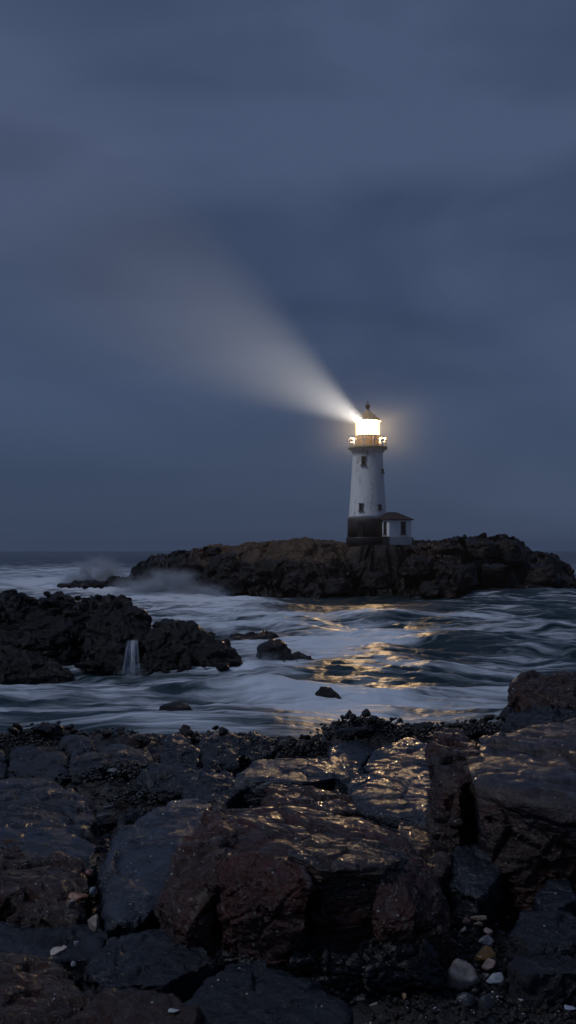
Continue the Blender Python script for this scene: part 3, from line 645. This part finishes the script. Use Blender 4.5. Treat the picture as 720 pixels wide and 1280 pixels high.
rf = lathe('lantern_roof', [(14.6*U, lz(526.8)), (16.6*U, lz(526.6)), (16.4*U, lz(525.4)), (9.5*U, lz(519.2)), (4.2*U, lz(515.2)), (1.7*U, lz(513.6)), (1.6*U, lz(511.4))], ROOFM, lt, 24, False)
lathe('finial', [(1.6*U, lz(511.4)), (2.0*U, lz(511.0)), (1.3*U, lz(510.4))]+[(max(.02, 3.1*U*math.cos(a)), lz(507.9)+3.0*U*math.sin(a)) for a in np.linspace(-1.15, 1.35, 10)]+[(.06, lz(504.4)), (.035, lz(501.0))], FIN, rf, 20)
# windows in the shaft: placed on the curved wall
def tower_window(px, py, w, h, name='window'):
    r_ = rad(py); sx = (px-459.6)*U
    a = math.asin(max(-.97, min(.97, sx/r_)))
    a0 = -math.pi/2+a; zc = lz(py); w_, h_ = w*U/max(.35, math.cos(a)), h*U
    cx, cy = math.cos(a0), math.sin(a0); R_ = r_+.0
    def at_(off, s, dz, size): return ((cx*off-cy*s, cy*off+cx*s, zc+dz), size, a0)
    fr = boxes('window', [at_(R_+.0, -w_/2, 0, (.22, .09, h_+.1)), at_(R_, w_/2, 0, (.22, .09, h_+.1)), at_(R_+.004, 0, h_/2, (.23, w_+.2, .10)), at_(R_+.03, 0, -h_/2-.04, (.34, w_+.28, .10)), at_(R_-.01, 0, .05, (.2, w_, .04))], FRAME, lt)
    boxes('pane', [at_(R_-.03, 0, 0, (.2, w_-.02, h_-.02))], DARKG, fr)
    return fr
tower_window(453.4, 577.4, 4.2, 10.5); tower_window(450.0, 634.6, 3.6, 8.4); tower_window(472.8, 634.6, 3.0, 5.4); tower_window(477.2, 589.4, 1.2, 4.0)
dr = 25.4*U; a = math.asin(-10.5/25.4); a0 = -math.pi/2+a
boxes('door', [((dr*math.cos(a0), dr*math.sin(a0), (lz(671.5)+lz(653))/2), (.16, .62, lz(653)-lz(671.5)), a0)], DOORM, lt, .01)
# keeper's annexe
ang = math.radians(25); W = 2.78; hc = np.array([(486.6-360)/F*118.9, 118.9])
ux = np.array([math.cos(ang), math.sin(ang)]); uy = np.array([-math.sin(ang), math.cos(ang)])
cc = hc+ux*W/2+uy*W/2
def hz(py): return zpy(py, 119.5)
hb = hz(684)
ho = empty('keepers_annexe', (float(cc[0]), float(cc[1]), hb), 'small square white annexe with dark hipped roof beside the lighthouse base', 'building')
ho.rotation_euler = (0, 0, ang)
boxes('wall', [((0, 0, (hz(649.5)+hz(671))/2-hb), (W, W, hz(649.5)-hz(671)))], HOUSEW, ho)
boxes('stone_base', [((0, 0, (hz(671)+hz(688))/2-hb), (W+.06, W+.06, hz(671)-hz(688)))], STONE, ho)
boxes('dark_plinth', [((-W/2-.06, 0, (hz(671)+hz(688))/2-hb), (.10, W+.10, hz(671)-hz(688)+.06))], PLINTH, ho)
bm = bmesh.new(); e = W/2+.22; ze, zr = hz(650)-hb, hz(639.6)-hb
vv = [bm.verts.new(q) for q in [(-e, -e, ze), (e, -e, ze), (e, e, ze), (-e, e, ze), (-e, -e, ze+.09), (e, -e, ze+.09), (e, e, ze+.09), (-e, e, ze+.09), (-.75, 0, zr), (.35, 0, zr)]]
for q in [(3, 2, 1, 0), (0, 1, 5, 4), (1, 2, 6, 5), (2, 3, 7, 6), (3, 0, 4, 7), (4, 5, 9, 8), (5, 6, 9), (6, 7, 8, 9), (7, 4, 8)]: bm.faces.new([vv[i] for i in q])
me = bpy.data.meshes.new('roof'); bm.to_mesh(me); bm.free(); link('roof', me, TILE, ho)
def hwin(face, s, name='window'):
    zc = hz(660.2)-hb; h_ = 15.5*.0871; w_ = .50
    def B(off, t_, dz, sz):
        return ((t_, -W/2-off, zc+dz), (sz[1], sz[0], sz[2])) if face == 'y' else ((-W/2-off, t_, zc+dz), sz)
    fr = boxes('window', [B(.02, s-w_/2, 0, (.12, .08, h_)), B(.02, s+w_/2, 0, (.12, .08, h_)), B(.022, s, h_/2, (.13, w_+.16, .08)), B(.05, s, -h_/2, (.2, w_+.24, .08)), B(.012, s, 0, (.1, .04, h_)), B(.011, s, 0, (.1, w_, .04))], FRAME, ho)
    boxes('pane', [B(0.0, s, 0, (.04, w_, h_-.06))], DARKG, fr)
hwin('y', .35); hwin('x', -.55)

# ------------------------------------------------------------------ islet at the left and the small rocks in the surf
def isle(name, pp, label, f=1.05, level=6, amp=.14, fs=1.6, mat=ISLEROCK, **kw):
    return rock(name, pp, f, mat, level, amp, fs, 16, strata=.25, rough=.6, z=-1.0, label=label, **kw)
isle('sea_rock', [(-80, 745, 50), (-40, 738, 51), (22, 737, 51.5), (34, 748, 50), (30, 800, 46), (-60, 805, 46), (-90, 790, 47)], 'tall dark rock mass at the outer end of the islet')
isle('sea_rock', [(10, 752, 49.5), (60, 743, 50.5), (92, 747, 50), (100, 775, 48), (80, 810, 46), (20, 800, 46)], 'broad dark rock in the middle of the islet crest')
isle('sea_rock', [(92, 752, 49.5), (118, 746, 50), (146, 741, 50), (166, 750, 49.5), (188, 785, 47.5), (176, 800, 46.3), (150, 800, 46), (110, 790, 46.5)], 'highest humped rock of the islet above the little waterfall')
isle('sea_rock', [(100, 800, 46), (130, 792, 46.2), (156, 805, 45.8), (154, 833, 44.8), (105, 832, 45)], 'dark rock wall on the landward side of the little waterfall', level=5)
isle('sea_rock', [(145, 792, 47.6), (160, 780, 48.2), (188, 784, 48), (192, 800, 47), (188, 834, 45.9), (148, 834, 45.9)], 'recessed dark rock that the little waterfall runs over', level=5)
isle('sea_rock', [(178, 800, 46.3), (190, 784, 47.0), (215, 790, 46.6), (238, 810, 45.5), (236, 834, 44.8), (180, 836, 44.7)], 'rock with gold glints along its sloping edge beside the little waterfall')
isle('sea_rock', [(192, 780, 49), (206, 775, 49.5), (240, 778, 49), (262, 790, 48), (285, 812, 46.5), (290, 832, 45.6), (240, 832, 45.4), (205, 815, 46)], 'long jagged rock descending toward the channel')
isle('sea_rock', [(262, 802, 47.5), (284, 800, 47.6), (303, 826, 46), (298, 836, 45.6), (270, 836, 45.5)], 'last jagged tip of the islet reaching into the surf', level=5)
isle('sea_rock', [(-60, 812, 45), (-20, 806, 45.5), (40, 812, 45), (70, 818, 44.8), (92, 834, 44.3), (88, 846, 43.7), (-50, 852, 43)], 'low knobbly rock in front of the islet at the water')
isle('sea_rock', [(30, 772, 48), (88, 768, 48.2), (94, 780, 47.4), (60, 800, 46), (34, 795, 46)], 'flat brownish ledge on the front of the islet', level=5, fs=1.3, amp=.08, mat=FARROCK)
isle('surf_rock', [(322, 806, 49), (332, 800, 49.5), (352, 797, 49.6), (362, 806, 49), (366, 832, 47), (328, 834, 46.8)], 'rounded black rock standing in the surf off the islet tip', level=5, fs=1.4, amp=.10)
isle('surf_rock', [(358, 818, 48), (375, 812, 48.3), (396, 826, 47.3), (392, 832, 47), (362, 834, 46.8)], 'low sloping rock attached behind the rounded black surf rock', level=5, fs=1.2, amp=.08)
isle('surf_rock', [(285, 796, 63), (320, 791, 64), (342, 790, 64), (352, 797, 62.5), (300, 800, 61.5)], 'flat skerry behind the rounded black surf rock', level=5, amp=.12)
isle('surf_rock', [(393, 866, 37.2), (403, 856, 37.7), (411, 857, 37.7), (424, 867, 37.0)], 'small pointed rock alone in the foam of the channel', f=1.7, level=4, amp=.07)
isle('surf_rock', [(198, 881, 32.6), (225, 875, 33.0), (242, 881, 32.6), (222, 886, 32.2)], 'thin dark rock barely awash in the near foam', level=4, amp=.05)
isle('surf_rock', [(160, 836, 45.0), (190, 833, 45.6), (210, 838, 45), (180, 843, 44.3)], 'low rock awash at the foot of the waterfall', level=4, amp=.1)
# knobs that roughen the islet outline
kn = []
for s in range(4):
    a = rng.normal(size=(14, 3)); a /= np.linalg.norm(a, axis=1)[:, None]
    me, _ = hull_mesh('islet_stone', a, 3, 0.2, 1.6, 400+s, 10, rough=.8); me.materials.append(ISLEROCK); kn.append(me)
IP = np.array([(0, 742), (25, 737), (60, 741), (80, 746), (112, 747), (146, 740), (162, 747), (182, 768), (196, 776), (225, 776), (250, 784), (285, 803), (303, 830)], float)
for i in range(230):
    px = random.uniform(-5, 300); top = np.interp(px, IP[:, 0], IP[:, 1]); tt = random.random()**1.5
    bot = 840; py = top+1+tt*(bot-top-7); d = 49.6-5.0*tt
    if 148 < px < 184 and py > 785: continue
    s = random.uniform(.12, .36)*(1.0 if tt > .1 else .75)
    o = bpy.data.objects.new('islet_stone', random.choice(kn)); COL.objects.link(o)
    o.location = tuple(P(px, py, d)); o.scale = (s*random.uniform(.9, 1.6), s, s*random.uniform(.6, 1)); o.rotation_euler = (random.uniform(-.4, .4), random.uniform(-.4, .4), random.uniform(0, 6))
    tag(o, 'knobbly black stone crusting the dark islet in the surf', 'stone', 'knobbly stones crusting the islet')

# waterfall on the islet
def foam_bsdf(n, col=(.62, .68, .78)): return n('ShaderNodeBsdfDiffuse', {'Color': (*col, 1)})
mm, nt, out = new_mat('falling_water'); n = N(nt)
uvn = n('ShaderNodeTexCoord').outputs['Object']
v = n('ShaderNodeMapping', {'Vector': uvn, 'Scale': (7, 3, .35)}).outputs[0]
fa_ = n.math('MULTIPLY', n.ramp(n.noise(v, 1.3, 6, .65, .4), [(.34, 0.1), (.66, .85)]), n('ShaderNodeAttribute', attribute_name='body').outputs['Fac'])
mx = n('ShaderNodeMixShader', {0: fa_, 1: n('ShaderNodeBsdfTransparent').outputs[0], 2: foam_bsdf(n).outputs[0]})
nt.links.new(mx.outputs[0], out.inputs[0])
vs_, fs_ = [], []
nu, nv = 24, 24
for j in range(nv):
    t = j/(nv-1)
    for i in range(nu):
        s = i/(nu-1); w = (.22+.26*t)
        zz_ = 1.35*(1-t**1.6)
        vs_.append(((s-.5)*2*w+.04*math.sin(9*s+2*t), -.55*t**.6+.07*math.sin(17*s)-.06*abs(s-.5), zz_))
for j in range(nv-1):
    for i in range(nu-1): fs_.append((j*nu+i, j*nu+i+1, (j+1)*nu+i+1, (j+1)*nu+i))
wf = P(166, 838, 44.9)
me = mesh_np('waterfall', vs_, fs_)
me.attributes.new('body', 'FLOAT', 'POINT').data.foreach_set('value', np.array([(1-abs(2*i/(nu-1)-1)**1.5)*(1-(j/(nv-1))**5*.8)*min(1, .4+j/4+.3*math.sin(i*1.7)) for j in range(nv) for i in range(nu)], np.float32))
tag(link('waterfall', me, mm, None, (wf[0], wf[1]-.1, 0.0)), 'thin white veil of water pouring off the dark islet', 'waterfall')

# ------------------------------------------------------------------ sea
ds = np.concatenate([np.linspace(13, 140, 520), 140*np.exp(np.linspace(0, math.log(6000/140), 130))[1:]])
us = np.concatenate([-.3-1.6*np.linspace(1, 0, 60)[:-1]**1.6, np.linspace(-.3, .3, 360), .3+1.6*np.linspace(0, 1, 60)[1:]**1.6])
UU, DD, f = grid(us, ds)
X = UU*DD; Y = DD
q = np.stack([X, Y, 0*X], 1)
warp = np.stack([fbm(q*.05, 3, 91), fbm(q*.05, 3, 92), 0*X], 1)
fade = smooth(1500, 150, Y)
chop = fbm((q+warp)*np.array([.55, 1.5, 1]), 4, 98)*.09*smooth(250, 60, Y)*smooth(18, 40, Y)
hsea = 0.60*perlin((q+3*warp)*np.array([.040, .085, 1]), 93)+0.55*perlin((q+3*warp)*np.array([.11, .22, 1]), 94)+.16*fbm((q+warp)*np.array([.30, .75, 1]), 4, 95)
hsea = hsea*(.25+.75*smooth(15, 42, Y))*(.35+.65*fade)
def crest(px, py, w, dep, h, skew=0.0):
    c = SEA(px, py); dx = (X-c[0])/w; dy = (Y-c[1]-skew*(X-c[0])+.8*perlin(q*.12, 96))/dep
    return h*np.exp(-dx**2)*np.where(dy < 0, np.exp(-(dy*1.4)**2), np.exp(-(dy*.7)**2))
for a in [(545, 806, 4.5, 2.2, .75, .1), (640, 812, 4, 2, .55, -.2), (430, 782, 8, 3, .5, .05), (640, 772, 9, 3.0, .7, .05), (300, 765, 8, 3, .55, 0), (330, 868, 2.4, 1.2, .28, .1), (200, 752, 10, 4, .6, .0), (480, 846, 4, 1.6, .3, 0), (60, 716, 30, 10, .9, 0), (700, 748, 8, 4, .6, 0)]:
    hsea = hsea+crest(*a)
# foam cover: white surf, plus patches added to break up the lamp's glitter
pxs = 360+UU*F; pys = HOR+CAMZ*F/DD
def blob(cx, cy, rx, ry, v): 
    return v*np.exp(-(((pxs-cx)/rx)**2+((pys-cy)/ry)**2))
hsea = hsea+chop
fo = np.zeros_like(X)+.5*np.clip(hsea, -.6, .9)*smooth(400, 100, Y)+.10*smooth(700, 712, pys)
for a in [(130, 735, 150, 13, 1.1), (210, 742, 60, 9, .9), (230, 740, 90, 14, .8), (60, 720, 110, 7, .55), (30, 730, 80, 10, .8), (280, 765, 120, 16, .75), (430, 784, 190, 12, .35), (300, 782, 90, 12, .3), (600, 785, 90, 10, .3), (650, 795, 120, 16, .55), (230, 775, 60, 20, .4),
          (340, 815, 100, 20, .7), (430, 800, 80, 12, .4), (620, 835, 90, 10, .6), (520, 838, 90, 8, .5), (620, 870, 160, 16, .75), (450, 858, 90, 9, .45), (450, 808, 75, 16, 1.9), (430, 872, 90, 22, .9), (425, 822, 60, 9, .5), (470, 790, 60, 7, .5), (100, 848, 130, 5, .8), (220, 842, 90, 6, .9), (300, 838, 30, 7, .9), (362, 838, 50, 6, .9), (408, 870, 26, 4, .7), (290, 752, 60, 5, .8), (520, 752, 80, 3, .5), (100, 712, 160, 7, .5), (150, 728, 90, 10, .4), (150, 860, 220, 22, .65), (340, 860, 90, 22, .6), (120, 895, 220, 20, .5), (400, 900, 160, 20, .55), (600, 745, 30, 6, .8), (650, 742, 50, 4, .7), (700, 715, 40, 12, .7), (560, 870, 200, 30, .2)]:
    fo = fo+blob(*a)
for a in [(555, 765, 60, 9, .35), (650, 768, 80, 9, .35), (455, 762, 75, 13, 1.6), (545, 812, 55, 14, .65), (330, 755, 40, 6, .2), (255, 800, 30, 10, .2), (480, 824, 60, 7, .5), (60, 905, 80, 8, .2), (500, 868, 60, 6, .25), (600, 812, 40, 8, .2)]:  # foam thinned here, partly to let the lamp's glitter show
    fo = fo-1.3*blob(*a)
fo = fo*.92-.14
fo = np.where(pys < 700, fo*smooth(694, 700, pys), fo)
hsea = hsea+.10*np.clip(fo, 0, 1)
me = mesh_np('sea', np.stack([X, Y, hsea], 1), f)
me.attributes.new('foam', 'FLOAT', 'POINT').data.foreach_set('value', fo.astype(np.float32))
mm, nt, out = new_mat('sea_water'); n = N(nt)
pos = n('ShaderNodeNewGeometry').outputs['Position']
at = n('ShaderNodeAttribute', attribute_name='foam').outputs['Fac']
wv = n('ShaderNodeTexNoise', {'Vector': pos, 'Scale': .09, 'Detail': 3.0}).outputs['Color']
wsc = n('ShaderNodeVectorMath', {0: n('ShaderNodeVectorMath', {0: wv, 1: (.5, .5, .5)}, operation='SUBTRACT').outputs[0], 'Scale': 8.0}, operation='SCALE').outputs[0]
wp = n('ShaderNodeVectorMath', {0: pos, 1: wsc}, operation='ADD').outputs[0]
s1 = n.noise(n('ShaderNodeMapping', {'Vector': wp, 'Scale': (.22, .70, 0)}).outputs[0], 1.0, 4, .5, .3)
s2 = n.noise(n('ShaderNodeMapping', {'Vector': wp, 'Scale': (.42, 2.0, 0)}).outputs[0], 1.0, 4, .5, .5)
s4 = n.noise(n('ShaderNodeMapping', {'Vector': wp, 'Scale': (.55, 3.2, 0)}).outputs[0], 1.0, 5, .62, .2)
st = n.math('ADD', n.math('ADD', n.math('MULTIPLY', s1, .45), n.math('MULTIPLY', s2, .30)), n.math('MULTIPLY', s4, .25))
s3 = n.noise(n('ShaderNodeMapping', {'Vector': wp, 'Scale': (.06, .13, 0)}).outputs[0], 1.0, 3, .5, .8)
fac = n.math('ADD', at, n.math('ADD', n.math('MULTIPLY', n.math('SUBTRACT', st, .5), 7.0), n.math('MULTIPLY', n.math('SUBTRACT', s3, .5), 2.6)))
fac = n.ramp(n.math('MULTIPLY', fac, .6), [(0.04, 0.0), (.25, .18), (.50, .55), (.85, .95)])
rip = n.noise(n('ShaderNodeMapping', {'Vector': pos, 'Scale': (.8, 2.2, 0)}).outputs[0], 1.0, 5, .6, .3)
bp = n('ShaderNodeBump', {'Height': rip, 'Strength': .8, 'Distance': .16}).outputs[0]
wat = n('ShaderNodeBsdfPrincipled', {'Base Color': (.010, .026, .032, 1), 'Roughness': .33, 'IOR': 1.33, 'Normal': bp})
fm = foam_bsdf(n, (.60, .66, .74))
mx = n('ShaderNodeMixShader', {0: fac, 1: wat.outputs[0], 2: fm.outputs[0]})
nt.links.new(mx.outputs[0], out.inputs[0])
tag(link('sea', me, mm), 'long exposure sea with streaks of foam', kind='structure')

# ------------------------------------------------------------------ sea spray (soft volumes where waves broke during the exposure, plus a halo mist added at the lantern)
def spray(px, py, d, w, h, dens, label, dep=None, seed=0, pw=2.0, even=False):
    m, nt, out = new_mat('sea_spray'); n = N(nt)
    nt.nodes.remove([x for x in nt.nodes if x.type == 'OUTPUT_MATERIAL'][0]); out = nt.nodes.new('ShaderNodeOutputMaterial')
    tc = n('ShaderNodeTexCoord').outputs['Object']
    l = n('ShaderNodeVectorMath', {0: tc}, operation='LENGTH').outputs['Value']
    fall_ = n.math('SUBTRACT', 1.0, l, clamp=True)
    nz = n.noise(n('ShaderNodeMapping', {'Vector': tc, 'Location': (seed*3.1, 0, 0), 'Scale': (2.6, 1.4, 1.8)}).outputs[0], 1.2, 4, .55, .8)
    den = n.math('MULTIPLY', n.math('MULTIPLY', n.math('POWER', fall_, pw), 1.0 if even else n.math('MULTIPLY', n.math('SUBTRACT', nz, .40, clamp=True), 6.0)), dens)
    vs = n('ShaderNodeVolumePrincipled', {'Color': (.72, .84, 1.0, 1), 'Density': den, 'Anisotropy': 0.0})
    nt.links.new(vs.outputs[0], out.inputs['Volume'])
    v, f_ = ico(3)
    o = link('sea_spray', mesh_np('sea_spray', v, f_), m, None, tuple(P(px, py, d)))
    o.scale = (w/2/F*d, dep or w/2/F*d*.5, h/F*d)
    return tag(o, label, kind='stuff')
spray(205, 742, 108, 170, 38, 2.6, 'white spray drifting off the outer end of the island', 4, 1)
spray(255, 745, 107, 90, 20, 2.0, 'low white spray against the island cliff', 3, 8)
spray(118, 724, 150, 110, 34, 2.6, 'faint spray thrown up behind the low skerries', 5, 2)
spray(628, 742, 118, 120, 9, .5, 'spray along the foot of the island cliff', 3, 3)
spray(166, 842, 44.4, 54, 16, 1.4, 'splash where the waterfall meets the sea', .8, 9)
spray(262, 842, 44.8, 90, 10, 1.0, 'wash along the foot of the islet', .9, 10)
mist = spray(464, 532, 127.6, 230, 112, .050, 'thin mist volume added behind the lantern for its halo', 6.6, 6, 2.4, True)
mist.name = 'halo_mist'  # added volume that catches the lamp and makes the halo
spray(330, 826, 45.5, 60, 16, .9, 'spray washing around the surf rocks', 1.5, 4)

# ------------------------------------------------------------------ haze
bm = bmesh.new(); bmesh.ops.create_cube(bm, size=1.0)
for v in bm.verts: v.co = (v.co.x*24000, v.co.y*13000+6000, v.co.z*55-7+27.5)
me = bpy.data.meshes.new('haze'); bm.to_mesh(me); bm.free()
mm, nt, out = new_mat('haze'); n = N(nt)
vp = n('ShaderNodeVolumePrincipled', {'Color': (.9, .92, 1.0, 1), 'Density': .00014, 'Anisotropy': .72})
nt.links.new(vp.outputs[0], out.inputs['Volume'])
tag(link('haze', me, mm), 'thin damp sea haze', kind='stuff')

# ------------------------------------------------------------------ lamp of the lighthouse
LAMP = Vector((LX, LY, zpy(535.5)))
l = bpy.data.lights.new('lantern_lamp', 'POINT'); l.energy = 25000; l.color = (1.0, .64, .30); l.shadow_soft_size = .45
o = bpy.data.objects.new('lantern_lamp', l); COL.objects.link(o); o.location = (0, 0, lz(535.5)); o.parent = lt
l = bpy.data.lights.new('lantern_beam', 'SPOT'); l.energy = 3.6e6; l.color = (1.0, .90, .74); l.shadow_soft_size = .25; l.spot_size = math.radians(11.5); l.spot_blend = 1.0
o = bpy.data.objects.new('lantern_beam', l); COL.objects.link(o); o.location = (0, 0, lz(532)); o.parent = lt
bd = Vector((-.270, -1.0, .012)).normalized(); o.rotation_euler = bd.to_track_quat('-Z', 'Y').to_euler()

# ------------------------------------------------------------------ sky, ambient
AZ, EL = math.radians(246), math.radians(52)   # dusk glow behind and left of the camera
w = bpy.data.worlds.new('World'); scene.world = w; w.use_nodes = True
nt = w.node_tree; nt.nodes.clear(); n = N(nt)
sky = n('ShaderNodeTexSky', sky_type='NISHITA', sun_disc=False, sun_elevation=EL, sun_rotation=AZ)
tc = n('ShaderNodeTexCoord').outputs['Generated']
sep = n('ShaderNodeSeparateXYZ', {0: tc}).outputs
c1 = n.noise(n('ShaderNodeMapping', {'Vector': tc, 'Rotation': (0, .22, 0), 'Scale': (1.8, 1.8, 4.0)}).outputs[0], 1.3, 4, .5, .5)
c2 = n.noise(n('ShaderNodeMapping', {'Vector': tc, 'Location': (4, 2, 1), 'Rotation': (0, -.1, 0), 'Scale': (1.2, 1.2, 6.0)}).outputs[0], 1.5, 3, .5, .3)
cf = n.math('ADD', n.math('MULTIPLY', c1, .6), n.math('MULTIPLY', c2, .4))
cloud = n.mix(n.ramp(cf, [(.39, 0.0), (.60, 1.0)]), (.024, .038, .079), (.060, .083, .150))
zf = n.ramp(sep[2], [(0.0, 0.0), (.35, 1.0)])
cloud = n.mix(zf, n.mix(.5, cloud, (.034, .056, .110)), cloud)
tot = n.mix(1.0, n.mix(1.0, sky.outputs[0], (.0034, .0040, .0052), 'MULTIPLY'), cloud, 'ADD')
bg = n('ShaderNodeBackground', {'Color': tot, 'Strength': 1.0})
ow = n('ShaderNodeOutputWorld'); nt.links.new(bg.outputs[0], ow.inputs[0])
s = bpy.data.lights.new('dusk_sky_glow', 'SUN'); s.energy = .90; s.angle = math.radians(22); s.color = (.80, .86, 1.0)
o = bpy.data.objects.new('dusk_sky_glow', s); COL.objects.link(o)
dirv = Vector((math.sin(AZ)*math.cos(EL), math.cos(AZ)*math.cos(EL), math.sin(EL)))
o.rotation_euler = dirv.to_track_quat('Z', 'Y').to_euler(); o.location = (0, 0, 30)

# ------------------------------------------------------------------ camera
cam = bpy.data.cameras.new('camera'); co = bpy.data.objects.new('camera', cam); COL.objects.link(co)
co.location = (0, 0, CAMZ); co.rotation_euler = (math.pi/2, 0, 0)
cam.sensor_fit = 'VERTICAL'; cam.sensor_height = 36.0; cam.sensor_width = 20.25; cam.lens = 36.0*F/1280
cam.shift_y = (HOR-640)/1280; cam.clip_start = .1; cam.clip_end = 20000
scene.camera = co

scene.view_settings.view_transform = 'Standard'; scene.view_settings.look = 'None'; scene.view_settings.gamma = 1; scene.view_settings.exposure = 0
cy = scene.cycles
scene.render.engine = 'CYCLES'
cy.use_denoising = True; cy.max_bounces = 5; cy.diffuse_bounces = 2; cy.glossy_bounces = 2; cy.volume_bounces = 0; cy.transparent_max_bounces = 12
cy.volume_step_rate = 1.0; cy.volume_max_steps = 128; cy.sample_clamp_indirect = 2.0
